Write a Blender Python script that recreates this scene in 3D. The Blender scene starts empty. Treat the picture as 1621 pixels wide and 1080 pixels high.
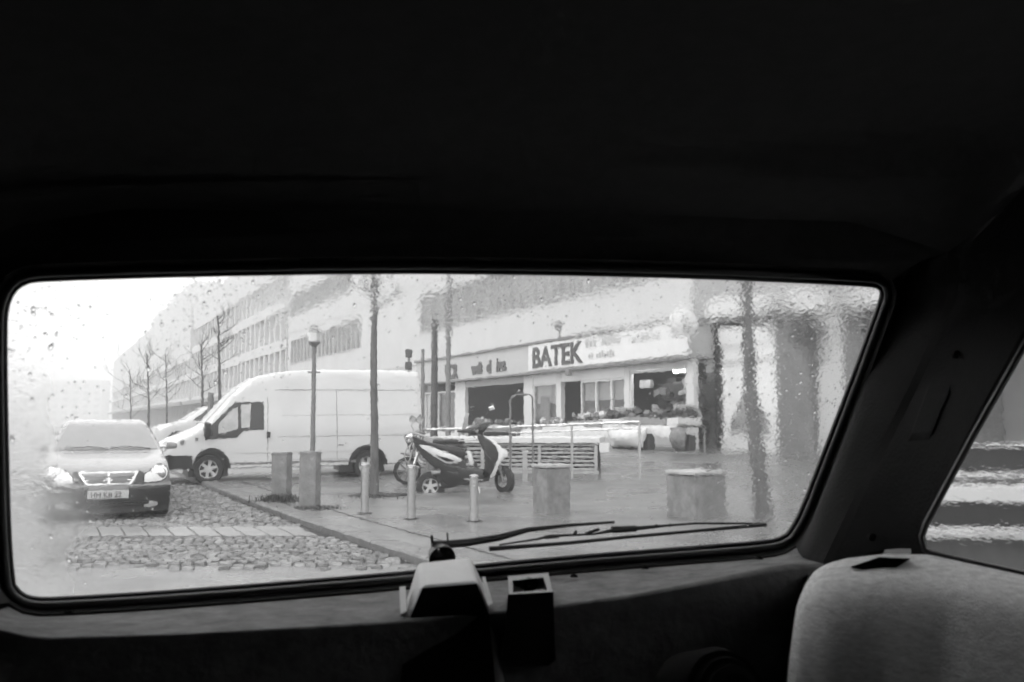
import bpy, bmesh, math, random
from mathutils import Vector, Matrix
from mathutils.geometry import delaunay_2d_cdt
random.seed(7)
R = math.radians
C = bpy.context.scene.collection
S = bpy.context.scene

# ------------------------------------------------------------------ camera
F = 1576.0; CX, CY = 810.5, 540.0; CAMH = 1.42
PITCH = math.atan(128.0 / F)
cam = bpy.data.cameras.new('camera'); camo = bpy.data.objects.new('camera', cam); C.objects.link(camo)
camo.location = (0, 0, CAMH); camo.rotation_euler = (R(90) + PITCH, 0, 0)
cam.sensor_width = 36.0; cam.lens = 36.0 * F / 1621.0
cam.clip_start = 0.05; cam.clip_end = 3000
cam.dof.use_dof = True; cam.dof.focus_distance = 14.0; cam.dof.aperture_fstop = 11.0
S.camera = camo

# ------------------------------------------------------------------ sky, sun, exposure
SUN_EL, SUN_AZ = R(52), R(215)
w = bpy.data.worlds.new('World'); S.world = w; w.use_nodes = True
nt = w.node_tree; nt.nodes.clear()
sky = nt.nodes.new('ShaderNodeTexSky'); sky.sky_type = 'NISHITA'; sky.sun_disc = False
sky.sun_elevation = SUN_EL; sky.sun_rotation = SUN_AZ; sky.dust_density = 6.0; sky.air_density = 2.0
bw = nt.nodes.new('ShaderNodeRGBToBW')
mixw = nt.nodes.new('ShaderNodeMix'); mixw.data_type = 'FLOAT'      # heavy cloud evens the sky out
mixw.inputs[0].default_value = 0.75
mixw.inputs[3].default_value = 11.0
bg = nt.nodes.new('ShaderNodeBackground'); bg.inputs[1].default_value = 0.11
wo = nt.nodes.new('ShaderNodeOutputWorld')
nt.links.new(sky.outputs[0], bw.inputs[0]); nt.links.new(bw.outputs[0], mixw.inputs[2])
nt.links.new(mixw.outputs[0], bg.inputs[0]); nt.links.new(bg.outputs[0], wo.inputs[0])
sl = bpy.data.lights.new('sun', 'SUN'); sl.energy = 0.7; sl.angle = R(25)
so = bpy.data.objects.new('sun', sl); C.objects.link(so)
so.rotation_euler = (R(90) - SUN_EL, 0, R(180) - SUN_AZ); so.location = (0, 0, 50)
S.view_settings.view_transform = 'Standard'; S.view_settings.look = 'None'
S.view_settings.gamma = 1.0; S.view_settings.exposure = 0.85; S.view_settings.use_curve_mapping = False
S.render.engine = 'CYCLES'
cy = S.cycles
cy.use_denoising = True
try: cy.denoiser = 'OPENIMAGEDENOISE'
except Exception: pass
cy.max_bounces = 14; cy.transmission_bounces = 12; cy.transparent_max_bounces = 24; cy.diffuse_bounces = 4
cy.glossy_bounces = 4; cy.volume_bounces = 1; cy.caustics_refractive = True; cy.caustics_reflective = True
cy.blur_glossy = 0.5; cy.sample_clamp_indirect = 8.0
cy.use_adaptive_sampling = True; cy.adaptive_threshold = 0.02

# ------------------------------------------------------------------ materials
def nodes(name):
    m = bpy.data.materials.new(name); m.use_nodes = True
    t = m.node_tree; t.nodes.clear()
    return m, t, t.nodes.new, t.links.new
def M(name, v, rough=0.6, metal=0.0, ns=6.0, na=0.15, bump=0.0, bs=None, spec=0.5, stretch=(1, 1, 1), coat=0.0, emit=0.0, rn=0.0):
    m, t, N, L = nodes(name)
    o = N('ShaderNodeOutputMaterial'); p = N('ShaderNodeBsdfPrincipled'); L(p.outputs[0], o.inputs[0])
    tc = N('ShaderNodeTexCoord'); mp = N('ShaderNodeMapping'); mp.inputs[3].default_value = stretch
    L(tc.outputs['Object'], mp.inputs[0])
    n = N('ShaderNodeTexNoise'); n.inputs['Scale'].default_value = ns; n.inputs['Detail'].default_value = 5; n.inputs['Roughness'].default_value = 0.65
    L(mp.outputs[0], n.inputs['Vector'])
    mr = N('ShaderNodeMapRange'); mr.inputs[1].default_value = 0.3; mr.inputs[2].default_value = 0.7
    mr.inputs[3].default_value = v * (1 - na); mr.inputs[4].default_value = v * (1 + na)
    L(n.outputs[0], mr.inputs[0])
    cc = N('ShaderNodeCombineColor')
    for i in range(3): L(mr.outputs[0], cc.inputs[i])
    L(cc.outputs[0], p.inputs['Base Color'])
    p.inputs['Roughness'].default_value = rough; p.inputs['Metallic'].default_value = metal
    p.inputs['Specular IOR Level'].default_value = spec; p.inputs['Coat Weight'].default_value = coat
    p.inputs['Coat Roughness'].default_value = 0.06
    if rn:
        n3 = N('ShaderNodeTexNoise'); n3.inputs['Scale'].default_value = ns * 0.35; n3.inputs['Detail'].default_value = 3
        L(mp.outputs[0], n3.inputs['Vector'])
        m3 = N('ShaderNodeMapRange'); m3.inputs[1].default_value = 0.35; m3.inputs[2].default_value = 0.65
        m3.inputs[3].default_value = max(0.03, rough - rn); m3.inputs[4].default_value = min(1, rough + rn)
        L(n3.outputs[0], m3.inputs[0]); L(m3.outputs[0], p.inputs['Roughness'])
    if bump:
        n2 = N('ShaderNodeTexNoise'); n2.inputs['Scale'].default_value = bs or ns * 6; n2.inputs['Detail'].default_value = 4
        L(mp.outputs[0], n2.inputs['Vector'])
        b = N('ShaderNodeBump'); b.inputs['Strength'].default_value = bump; b.inputs['Distance'].default_value = 0.02
        L(n2.outputs[0], b.inputs['Height']); L(b.outputs[0], p.inputs['Normal'])
    if emit:
        p.inputs['Emission Color'].default_value = (1, 1, 1, 1); p.inputs['Emission Strength'].default_value = emit
    return m
def clear_glass(name, refl=0.5, tint=0.85):
    m, t, N, L = nodes(name)
    o = N('ShaderNodeOutputMaterial'); a = N('ShaderNodeBsdfTransparent'); a.inputs[0].default_value = (tint, tint, tint, 1)
    g = N('ShaderNodeBsdfGlossy'); g.inputs['Roughness'].default_value = 0.03; g.inputs[0].default_value = (1, 1, 1, 1)
    lw = N('ShaderNodeLayerWeight'); lw.inputs[0].default_value = 0.5
    pw = N('ShaderNodeMath'); pw.operation = 'POWER'; pw.inputs[1].default_value = 5.0
    ma = N('ShaderNodeMath'); ma.operation = 'MULTIPLY_ADD'; ma.inputs[1].default_value = 0.9; ma.inputs[2].default_value = 0.03 + refl * 0.2
    mx = N('ShaderNodeMixShader'); L(lw.outputs['Facing'], pw.inputs[0]); L(pw.outputs[0], ma.inputs[0]); L(ma.outputs[0], mx.inputs[0])
    L(a.outputs[0], mx.inputs[1]); L(g.outputs[0], mx.inputs[2]); L(mx.outputs[0], o.inputs[0])
    return m

# wet rear screen: a real 4 mm pane, running water on the outer face, mist on parts of it
def wet_glass(name, outer, even=None):
    m, t, N, L = nodes(name)
    o = N('ShaderNodeOutputMaterial')
    g = N('ShaderNodeBsdfRefraction'); g.inputs['IOR'].default_value = 1.33; g.inputs['Roughness'].default_value = 0.0
    g.inputs[0].default_value = (0.97, 0.97, 0.97, 1)
    tc = N('ShaderNodeTexCoord')
    sep = N('ShaderNodeSeparateXYZ'); L(tc.outputs['Object'], sep.inputs[0])
    def mr(src, a, b, c, d, smooth=True):
        q = N('ShaderNodeMapRange'); q.interpolation_type = 'SMOOTHSTEP' if smooth else 'LINEAR'
        q.inputs[1].default_value = a; q.inputs[2].default_value = b; q.inputs[3].default_value = c; q.inputs[4].default_value = d
        L(src, q.inputs[0]); return q.outputs[0]
    def ma(op, a, b):
        q = N('ShaderNodeMath'); q.operation = op
        for i, v_ in enumerate((a, b)):
            if isinstance(v_, (int, float)): q.inputs[i].default_value = v_
            else: L(v_, q.inputs[i])
        return q.outputs[0]
    wn_ = N('ShaderNodeTexNoise'); wn_.inputs['Scale'].default_value = 8.0; wn_.inputs['Detail'].default_value = 5; L(tc.outputs['Object'], wn_.inputs['Vector'])
    wob = ma('MULTIPLY', ma('SUBTRACT', wn_.outputs[0], 0.5), 0.16)
    X, Z = ma('ADD', sep.outputs[0], wob), ma('ADD', sep.outputs[2], wob)
    if outer:
        # streaming water, leaning runs; strongest at both ends of the pane and along its top
        mp = N('ShaderNodeMapping'); mp.inputs[2].default_value = (0, R(-38), 0); mp.inputs[3].default_value = (75, 24, 130)
        L(tc.outputs['Object'], mp.inputs[0])
        n1 = N('ShaderNodeTexNoise'); n1.inputs['Scale'].default_value = 1.0; n1.inputs['Detail'].default_value = 2.5; n1.inputs['Distortion'].default_value = 1.2
        L(mp.outputs[0], n1.inputs['Vector'])
        n2 = N('ShaderNodeTexNoise'); n2.inputs['Scale'].default_value = 230.0; n2.inputs['Detail'].default_value = 1.0
        L(tc.outputs['Object'], n2.inputs['Vector'])
        mp3 = N('ShaderNodeMapping'); mp3.inputs[3].default_value = (90, 20, 9)
        L(tc.outputs['Object'], mp3.inputs[0])
        n3 = N('ShaderNodeTexNoise'); n3.inputs['Scale'].default_value = 1.0; n3.inputs['Detail'].default_value = 1.5
        L(mp3.outputs[0], n3.inputs['Vector'])
        left = mr(X, GL['left0'], GL['left1'], 1.0, 0.0)
        right = mr(X, GL['right0'], GL['right1'], 0.0, 1.0)
        top = mr(Z, GL['top0'], GL['top1'], 0.0, 1.0)
        wt = ma('MINIMUM', ma('ADD', ma('ADD', ma('MULTIPLY', left, 1.0), ma('MULTIPLY', right, 0.16)), ma('MULTIPLY', top, 0.22)), 1.0)
        wt = ma('ADD', wt, 0.035)
        if even is not None: wt = ma('MULTIPLY', 0.0 * 1 + even, 1.0)
        h = ma('ADD', ma('ADD', ma('MULTIPLY', n1.outputs[0], 0.50), ma('MULTIPLY', n2.outputs[0], 0.15)), ma('MULTIPLY', n3.outputs[0], 0.10))
        h = ma('SUBTRACT', h, 0.375)
        h = ma('MULTIPLY', h, wt)
        b = N('ShaderNodeBump'); b.inputs['Strength'].default_value = 1.0; b.inputs['Distance'].default_value = GL['depth']
        L(h, b.inputs['Height']); L(b.outputs[0], g.inputs['Normal'])
        L(g.outputs[0], o.inputs[0])
    else:
        t1 = N('ShaderNodeBsdfTranslucent'); t1.inputs[0].default_value = (0.97, 0.97, 0.97, 1)
        t2 = N('ShaderNodeBsdfRefraction'); t2.inputs['IOR'].default_value = 1.33; t2.inputs['Roughness'].default_value = 0.55
        tr = N('ShaderNodeMixShader'); tr.inputs[0].default_value = 0.65; L(t1.outputs[0], tr.inputs[1]); L(t2.outputs[0], tr.inputs[2])
        n = N('ShaderNodeTexNoise'); n.inputs['Scale'].default_value = 9; n.inputs['Detail'].default_value = 6
        L(tc.outputs['Object'], n.inputs['Vector'])
        nn = mr(n.outputs[0], 0.35, 0.65, 0.75, 1.25)
        fog = mr(X, GL['fog0'], GL['fog1'], GL['fogL'], GL['fogM'])
        fog = ma('MULTIPLY', fog, nn)
        mx = N('ShaderNodeMixShader'); L(fog, mx.inputs[0]); L(g.outputs[0], mx.inputs[1]); L(tr.outputs[0], mx.inputs[2])
        L(mx.outputs[0], o.inputs[0])
    return m
GL = dict(left0=-0.70, left1=-0.50, right0=0.20, right1=0.40, top0=1.50, top1=1.60, depth=0.004,
          fog0=-0.70, fog1=-0.30, fogL=0.30, fogM=0.05)

# ------------------------------------------------------------------ geometry helpers
def P(px, py, Y):
    k = (px - CX) / F; v = (CY - py) / F
    d = Vector((k, math.cos(PITCH) - v * math.sin(PITCH), math.sin(PITCH) + v * math.cos(PITCH)))
    return Vector((0, 0, CAMH)) + d * (Y / d.y)
def sst(a, b, x):
    t = min(1, max(0, (x - a) / (b - a))); return t * t * (3 - 2 * t)
def hgt(x, y): return 0.55 * sst(12, 40, y)
def G(px, py):                                  # where the sight line through a pixel meets the ground
    lo, hi = 3.0, 400.0
    for _ in range(60):
        mid = (lo + hi) / 2; p = P(px, py, mid)
        if p.z > hgt(p.x, p.y): lo = mid
        else: hi = mid
    return P(px, py, lo)
def gz(x, y, lift=0.0): return Vector((x, y, hgt(x, y) + lift))

class MB:
    def __init__(s): s.v = []; s.f = []
    def add(s, vs, fs):
        o = len(s.v); s.v += [Vector(p) for p in vs]; s.f += [tuple(i + o for i in f) for f in fs]; return s
    def box(s, c, d, rz=0, rx=0, ry=0, bev=0.0):
        m = Matrix.Rotation(rz, 3, 'Z') @ Matrix.Rotation(ry, 3, 'Y') @ Matrix.Rotation(rx, 3, 'X')
        h = Vector(d) / 2; c = Vector(c)
        if bev <= 0:
            vs = [c + m @ Vector((x * h.x, y * h.y, z * h.z)) for z in (-1, 1) for y in (-1, 1) for x in (-1, 1)]
            return s.add(vs, [(0, 2, 3, 1), (4, 5, 7, 6), (0, 1, 5, 4), (2, 6, 7, 3), (0, 4, 6, 2), (1, 3, 7, 5)])
        b = min(bev, h.x * .9, h.y * .9, h.z * .9); bm = bmesh.new(); bmesh.ops.create_cube(bm, size=1)
        for q in bm.verts: q.co = Vector((q.co.x * d[0], q.co.y * d[1], q.co.z * d[2]))
        bmesh.ops.bevel(bm, geom=list(bm.edges), offset=b, segments=2, affect='EDGES', profile=0.6)
        bm.verts.index_update()
        s.add([c + m @ q.co for q in bm.verts], [[q.index for q in f.verts] for f in bm.faces]); bm.free(); return s
    def tube(s, pts, r, seg=8, cap=True):
        pts = [Vector(p) for p in pts]; n = len(pts)
        rs = r if isinstance(r, (list, tuple)) else [r] * n
        up = None; rings = []
        for i, p in enumerate(pts):
            t = (pts[min(i + 1, n - 1)] - pts[max(i - 1, 0)]).normalized()
            if up is None: up = t.orthogonal().normalized()
            up = (up - t * up.dot(t)).normalized(); bn = t.cross(up)
            rings.append([p + (up * math.cos(a) + bn * math.sin(a)) * rs[i] for a in [2 * math.pi * k / seg for k in range(seg)]])
        vs = [q for ring in rings for q in ring]; fs = []
        for i in range(n - 1):
            for k in range(seg):
                a = i * seg + k; b = i * seg + (k + 1) % seg
                fs.append((a, b, b + seg, a + seg))
        if cap: fs.append(tuple(range(seg))[::-1]); fs.append(tuple((n - 1) * seg + k for k in range(seg)))
        return s.add(vs, fs)
    def lathe(s, prof, o=(0, 0, 0), axis='Z', seg=24, close=False):   # prof: (radius, along axis)
        vs = []; fs = []; n = len(prof); o = Vector(o)
        for k in range(seg):
            a = 2 * math.pi * k / seg; ca, sa = math.cos(a), math.sin(a)
            for (r, h) in prof:
                if axis == 'Z': p = Vector((r * ca, r * sa, h))
                elif axis == 'Y': p = Vector((r * ca, h, r * sa))
                else: p = Vector((h, r * ca, r * sa))
                vs.append(o + p)
        for k in range(seg):
            k2 = (k + 1) % seg
            for i in range(n - 1 if not close else n):
                j = (i + 1) % n
                fs.append((k * n + i, k2 * n + i, k2 * n + j, k * n + j))
        return s.add(vs, fs)
    def prism(s, poly, y0, y1, fn=None):       # poly (x,z) extruded along y
        fn = fn or (lambda x, y, z: Vector((x, y, z)))
        n = len(poly)
        vs = [fn(x, y0, z) for x, z in poly] + [fn(x, y1, z) for x, z in poly]
        return s.add(vs, [tuple(range(n)), tuple(range(2 * n - 1, n - 1, -1))] + [(i, i + n, (i + 1) % n + n, (i + 1) % n) for i in range(n)])
    def grid(s, rows, wrap=False):
        n = len(rows[0]); vs = [p for r_ in rows for p in r_]; fs = []
        for i in range(len(rows) - 1):
            for k in range(n if wrap else n - 1):
                a = i * n + k; b = i * n + (k + 1) % n
                fs.append((a, b, b + n, a + n))
        return s.add(vs, fs)
    def build(s, name, mat, parent=None, smooth=False, angle=40):
        me = bpy.data.meshes.new(name); me.from_pydata([tuple(v) for v in s.v], [], s.f); me.update()
        bm = bmesh.new(); bm.from_mesh(me); bmesh.ops.remove_doubles(bm, verts=bm.verts, dist=1e-5)
        bmesh.ops.recalc_face_normals(bm, faces=bm.faces); bm.to_mesh(me); bm.free()
        if smooth:
            me.shade_smooth()
            try: me.set_sharp_from_angle(angle=R(angle))
            except Exception: pass
        me.materials.append(mat)
        o = bpy.data.objects.new(name, me); C.objects.link(o)
        if parent: o.parent = parent
        return o
def tag(o, label=None, cat=None, group=None, kind=None):
    if label: o['label'] = label
    if cat: o['category'] = cat
    if group: o['group'] = group
    if kind: o['kind'] = kind
    return o
def empty(name, loc=(0, 0, 0), rz=0, label=None, cat=None, group=None):
    o = bpy.data.objects.new(name, None); C.objects.link(o); o.location = loc; o.rotation_euler = (0, 0, rz)
    o.empty_display_size = 0.1
    return tag(o, label, cat, group)
def kids(o): return [c for c in list(C.objects) if c.parent == o]
def copy_tree(o, parent=None):
    c = o.copy(); C.objects.link(c); c.parent = parent
    for ch in kids(o): copy_tree(ch, c)
    return c
def textpart(name, body, size, mat, parent, loc, rot=None, ext=0.01, bold=0.0, sx=1.0, align='LEFT', mw=None):
    cu = bpy.data.curves.new(name, 'FONT'); cu.body = body; cu.size = size; cu.extrude = ext; cu.offset = bold
    cu.align_x = align; cu.fill_mode = 'BOTH'; cu.resolution_u = 3
    tmp = bpy.data.objects.new(name, cu); C.objects.link(tmp); cu.materials.append(mat)
    me = bpy.data.meshes.new_from_object(tmp.evaluated_get(bpy.context.evaluated_depsgraph_get())); bpy.data.objects.remove(tmp)
    if not me.materials: me.materials.append(mat)
    o = bpy.data.objects.new(name, me); C.objects.link(o); o.parent = parent
    if mw is not None: o.matrix_local = mw @ Matrix.Diagonal((sx, 1, 1, 1))
    else: o.location = loc; o.rotation_euler = rot or (0, 0, 0); o.scale = (sx, 1, 1)
    return o

# ------------------------------------------------------------------ materials in use
m_asph = M('wet_asphalt', 0.16, 0.26, ns=3, na=0.25, bump=0.35, bs=60, rn=0.16)
m_plaza = M('wet_paving', 0.135, 0.30, ns=1.2, na=0.34, bump=0.25, bs=40, rn=0.18)
m_slab = M('paving_slab', 0.21, 0.36, ns=1.7, na=0.22, bump=0.3, bs=50, rn=0.15)
m_joint = M('dark_joint', 0.018, 0.8, ns=8, na=0.3)
m_cob = [M('cobble_%s' % n, v, 0.36, ns=9, na=0.3, bump=0.5, bs=60, rn=0.12) for n, v in (('grey', .16), ('dark', .10), ('pale', .21))]
m_kerb = M('kerb_granite', 0.13, 0.4, ns=12, na=0.25, bump=0.3, rn=0.1)
m_soil = M('soil', 0.03, 0.8, ns=10, na=0.4, bump=1.0, bs=30)
m_conc = M('concrete', 0.18, 0.7, ns=7, na=0.35, bump=0.4, bs=50)
m_concl = M('pale_concrete', 0.36, 0.6, ns=5, na=0.2, bump=0.3, bs=50)
m_steel = M('brushed_steel', 0.42, 0.32, metal=0.85, ns=20, na=0.12)
m_rail = M('galvanised_rail', 0.42, 0.3, metal=0.5, ns=12, na=0.12)
m_white = M('white_paint', 0.62, 0.45, ns=3, na=0.06)
m_van = M('van_white_paint', 0.56, 0.3, ns=1.4, na=0.05, coat=0.5)
m_silver = M('silver_paint', 0.23, 0.25, metal=0.15, ns=4, na=0.04, coat=0.8)
m_black = M('black_plastic', 0.018, 0.45, ns=9, na=0.3, bump=0.1)
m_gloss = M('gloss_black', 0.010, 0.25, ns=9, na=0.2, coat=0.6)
m_rub = M('tyre_rubber', 0.02, 0.75, ns=20, na=0.3, bump=0.3)
m_chrome = M('chrome', 0.75, 0.12, metal=1.0, ns=8, na=0.05)
m_alloy = M('alloy', 0.5, 0.35, metal=0.6, ns=8, na=0.1)
m_lamp = M('lamp_lens', 0.62, 0.12, ns=30, na=0.1, coat=1.0)
m_carglass = M('car_glass', 0.02, 0.04, ns=3, na=0.3, spec=1.0)
m_seethru = clear_glass('see_through_glass', 0.1, 0.85)
m_skyscr = M('sky_tone_screen', 0.22, 0.22, ns=5, na=0.08, coat=0.6)  # pale base colour painted in for sky reflected off the windscreens
m_grille = M('grille_grey', 0.20, 0.4, metal=0.3, ns=14, na=0.15)
m_wall = M('pale_render', 0.55, 0.85, ns=0.5, na=0.07, bump=0.1, bs=20)
m_wall2 = M('grey_render', 0.34, 0.85, ns=0.6, na=0.12, bump=0.1, bs=20)
m_wall3 = M('dark_cladding', 0.10, 0.6, ns=0.8, na=0.3)
m_winframe = M('window_frame_grey', 0.40, 0.5, ns=5, na=0.1)
m_bay = M('glowing_bay_lining', 0.7, 0.6, ns=3, na=0.08, emit=0.34)  # emission added to brighten the bay; no lamp behind it
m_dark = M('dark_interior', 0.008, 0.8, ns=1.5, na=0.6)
m_mid = M('mid_grey_goods', 0.16, 0.7, ns=6, na=0.5, bump=0.3)
m_bgl = M('building_glass', 0.32, 0.15, ns=0.7, na=0.5, spec=0.8)
m_sign = M('sign_white', 0.70, 0.4, ns=2, na=0.05)
m_signg = M('sign_grey', 0.45, 0.5, ns=2, na=0.06)
m_ink = M('sign_ink', 0.04, 0.5, ns=5, na=0.15)
m_inkg = M('sign_ink_grey', 0.06, 0.5, ns=5, na=0.2)
m_inkp = M('sign_ink_pale', 0.38, 0.5, ns=5, na=0.15)
m_tarp = M('stall_sheet', 0.62, 0.5, ns=3, na=0.12, bump=0.6, bs=9)
m_goods = [M('goods_%s' % n, v, 0.6, ns=14, na=0.4) for n, v in (('dark', .03), ('mid', .15), ('pale', .45))]
m_crate = M('crate_grey', 0.25, 0.6, ns=8, na=0.2)
m_bark = M('bark', 0.06, 0.85, ns=9, na=0.4, bump=0.8, bs=30, stretch=(1, 1, .25))
m_barkf = M('bark_grey', 0.11, 0.85, ns=9, na=0.4, bump=0.8, bs=30, stretch=(1, 1, .25))
m_lit = M('tube_light', 0.9, 0.4, ns=3, na=0.02, emit=8.0)
m_post = M('post_dark', 0.05, 0.45, ns=8, na=0.2)
m_postg = M('post_grey', 0.16, 0.45, ns=8, na=0.2)
m_leaf = M('evergreen', 0.05, 0.6, ns=6, na=0.4)
# cabin
m_header = M('header_trim', 0.06, 0.8, ns=40, na=0.15, spec=0.2)
m_head = M('headlining_cloth', 0.085, 0.95, ns=40, na=0.08, bump=0.04, spec=0.1)
m_cab = M('cabin_plastic', 0.012, 0.7, ns=60, na=0.12, bump=0.12, bs=240, spec=0.10)
m_ridge = M('highlight_ridge_plastic', 0.022, 0.5, ns=60, na=0.1, spec=0.3)  # lighter than the pillar plastic: the ridge highlight is put into the colour
m_seal = M('rubber_seal', 0.022, 0.32, ns=30, na=0.2, spec=0.5)
m_board = M('board_cloth', 0.15, 0.95, ns=20, na=0.3, bump=0.15, bs=90, spec=0.1)
m_ledge = M('tailgate_board', 0.17, 0.9, ns=30, na=0.35, bump=0.2, bs=90, spec=0.2)
m_velour = M('pale_velour', 0.64, 0.95, ns=120, na=0.24, bump=0.30, bs=420, spec=0.1, stretch=(.6, .6, 2.0))
m_house = M('grey_housing', 0.62, 0.55, ns=18, na=0.06, bump=0.05)
m_slotp = M('slot_black', 0.006, 0.8, ns=8, na=0.2, spec=0.02)
m_drop = None

# ================================================================== SETTING: ground, paving, kerb
def kx(y): return -1.48 - 0.517 * (y - 11.08)
KD = Vector((-0.517, 1, 0)).normalized(); KN = Vector((1, 0.517, 0)).normalized()
ys = [-60, -10, 0, 6] + [8 + i * 0.8 for i in range(45)] + [50, 70, 100, 150, 230, 400, 900]
xs = [-600, -250, -120, -60, -40, -30, -24, -18, -14, -10, -7, -4, -2, 0, 2, 5, 9, 14, 22, 40, 90, 250, 600]
tag(MB().grid([[gz(x, y) for x in xs] for y in ys]).build('ground', m_asph, smooth=True), kind='structure')
pr = [y for y in ys if -10 <= y <= 150]
tag(MB().grid([[gz(kx(y) + 0.30 + t * t * (34 - kx(y)), y, 0.09) for t in [i / 10 for i in range(11)]] for y in pr]).build('plaza_pavement', m_plaza, smooth=True), kind='structure')
kb = tag(empty('kerb'), kind='structure')
k = 0; y = 5.2
while y < 26:
    y2 = y + 0.98 * 0.888
    b = MB(); cs = []
    for yy in (y + 0.006, y2 - 0.006):
        for off, lift in ((0.0, -0.1), (0.0, 0.075), (0.02, 0.095), (0.335, 0.098), (0.345, 0.0)):
            cs.append(gz(kx(yy) + off, yy, lift + (k % 3) * 0.002))
    b.add(cs, [(0, 1, 6, 5), (1, 2, 7, 6), (2, 3, 8, 7), (3, 4, 9, 8), (0, 4, 3, 2, 1), (5, 6, 7, 8, 9)])
    b.build('kerb_stone', m_kerb, kb); y = y2; k += 1
cs = MB(); yk = 26.0
cs.grid([[gz(kx(yy) + off, yy, l) for off, l in ((0, -.1), (0, .09), (.34, .095), (.345, 0))] for yy in [26 + i * 3 for i in range(30)]]).build('far_kerb', m_kerb, kb)
# second joint line in the paving behind the kerb: a drain channel
dc = MB(); dc.grid([[gz(kx(yy) + off, yy, 0.0945) for off in (0.80, 0.835)] for yy in [9 + i * .5 for i in range(24)]])
tag(dc.build('drain_channel', m_joint), kind='structure')

# long gutter slabs in front of the car, each its own piece
gut = tag(empty('gutter_paving'), kind='structure')
cob = tag(empty('cobbled_road'), kind='structure')
bed = MB(); bed.grid([[gz(x, yy, 0.004) for x in (-16, -12, -8, -4, kx(yy) - 0.002)] for yy in [10.12 + i * .4 for i in range(32)]])
bed.build('cobble_bed', m_joint, cob)
x = -11.0
while x < kx(12.4) - 0.31:
    wd = 0.30 + random.uniform(-.01, .01); xe = x + wd - 0.014
    b = MB(); sk = -0.466
    for yy in (12.40, 13.42):
        sh = (yy - 12.4) * sk
        b.v += [gz(x + sh, yy, 0.0), gz(x + sh + .006, yy, 0.026), gz(xe + sh - .006, yy, 0.026), gz(xe + sh, yy, 0.0)]
    b.f += [(0, 1, 5, 4), (1, 2, 6, 5), (2, 3, 7, 6), (0, 3, 2, 1), (4, 5, 6, 7)]
    b.build('gutter_slab', m_slab, gut); x += wd
# cobbles: shared stone meshes, the nearest 300 as pieces, the rest as one stuff part
def stone_geo(l, w_, seed):
    r_ = random.Random(seed); b = MB(); j = lambda a: r_.uniform(-a, a)
    lo = [(-l / 2, -w_ / 2), (l / 2, -w_ / 2), (l / 2, w_ / 2), (-l / 2, w_ / 2)]
    v = [Vector((x_, y_, -0.02)) for x_, y_ in lo] + [Vector((x_ * .95 + j(.004), y_ * .93 + j(.004), 0.020 + j(.003))) for x_, y_ in lo] + [Vector((x_ * .78 + j(.005), y_ * .76 + j(.005), 0.027 + j(.003))) for x_, y_ in lo]
    f = [(i, (i + 1) % 4, (i + 1) % 4 + 4, i + 4) for i in range(4)] + [(i + 4, (i + 1) % 4 + 4, (i + 1) % 4 + 8, i + 8) for i in range(4)] + [(8, 9, 10, 11)]
    return b.add(v, f)
protos = []
for i in range(9):
    o_ = stone_geo(0.105, 0.080, i).build('cobble', m_cob[i % 3], smooth=True, angle=60); protos.append(o_.data); bpy.data.objects.remove(o_)
cells = []
y = 9.75; r_i = 0
while y < 21.5:
    if 12.33 < y < 13.45: y = 13.5
    wob = 0.02 * math.sin(r_i * 1.3); x = -12.5 + (r_i % 2) * .06 + random.uniform(0, .05); lim = kx(y) - 0.08
    while x < lim:
        if x / max(y, 1) > -0.56 and (y > 10.3 or random.random() < (y - 9.6) / .75): cells.append((x, y + 0.012 * math.sin(x * 2.1 + r_i) + wob * .3))
        x += 0.121 + random.uniform(-.008, .012)
    y += 0.100; r_i += 1
near = sorted(cells, key=lambda c: c[1])
first, rest = near[:298], near[298:]
for (x, y) in first:
    o = bpy.data.objects.new('cobble', random.choice(protos)); C.objects.link(o); o.parent = cob
    o.location = gz(x, y, random.uniform(-.009, .006)); o.rotation_euler = (random.uniform(-.05, .05), random.uniform(-.05, .05), random.uniform(-.12, .12))
for mi in range(3):
    st = MB()
    for (x, y) in rest[mi::3]:
        g_ = stone_geo(0.103 + random.uniform(-.016, .010), 0.079 + random.uniform(-.012, .008), int(x * 1000 + y * 77))
        mt = Matrix.Translation(gz(x, y, random.uniform(-.009, .006))) @ Matrix.Rotation(random.uniform(-.12, .12), 4, 'Z')
        st.add([mt @ q for q in g_.v], g_.f)
    tag(st.build('distant_cobbles', m_cob[mi], cob, smooth=True, angle=60), kind='stuff')

# ================================================================== BUILDINGS
FD = Vector((-0.4224, 0.9064, 0)); FN = Vector((-0.9064, -0.4224, 0)); FO = Vector((6.26, 34, 0))
FM = Matrix(((FD.x, FN.x, 0, FO.x), (FD.y, FN.y, 0, FO.y), (0, 0, 1, 0), (0, 0, 0, 1)))
def fy(px, off=0.0):
    k = (px - CX) / F; o = FO + FN * off
    return (o.x + 0.466 * o.y) / (k + 0.466)
def fs(px, off=0.0): return (fy(px, off) - (FO + FN * off).y) / 0.9064
def fz(px, py, off=0.0): return P(px, py, fy(px, off)).z
def on_facade(name, label=None, cat=None, group=None):
    e = empty(name, label=label, cat=cat, group=group); e.matrix_world = FM; return e
def fbox(b, s0, s1, o0, o1, z0, z1):
    return b.box(((s0 + s1) / 2, (o0 + o1) / 2, (z0 + z1) / 2), (abs(s1 - s0), abs(o1 - o0), abs(z1 - z0)))
def fpoly(b, pts, o0, o1):                      # polygon of (s,z) with thickness o0..o1
    n = len(pts)
    return b.add([Vector((s_, o0, z)) for s_, z in pts] + [Vector((s_, o1, z)) for s_, z in pts],
                 [tuple(range(n)), tuple(range(2 * n - 1, n - 1, -1))] + [(i, i + n, (i + 1) % n + n, (i + 1) % n) for i in range(n)])
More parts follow.
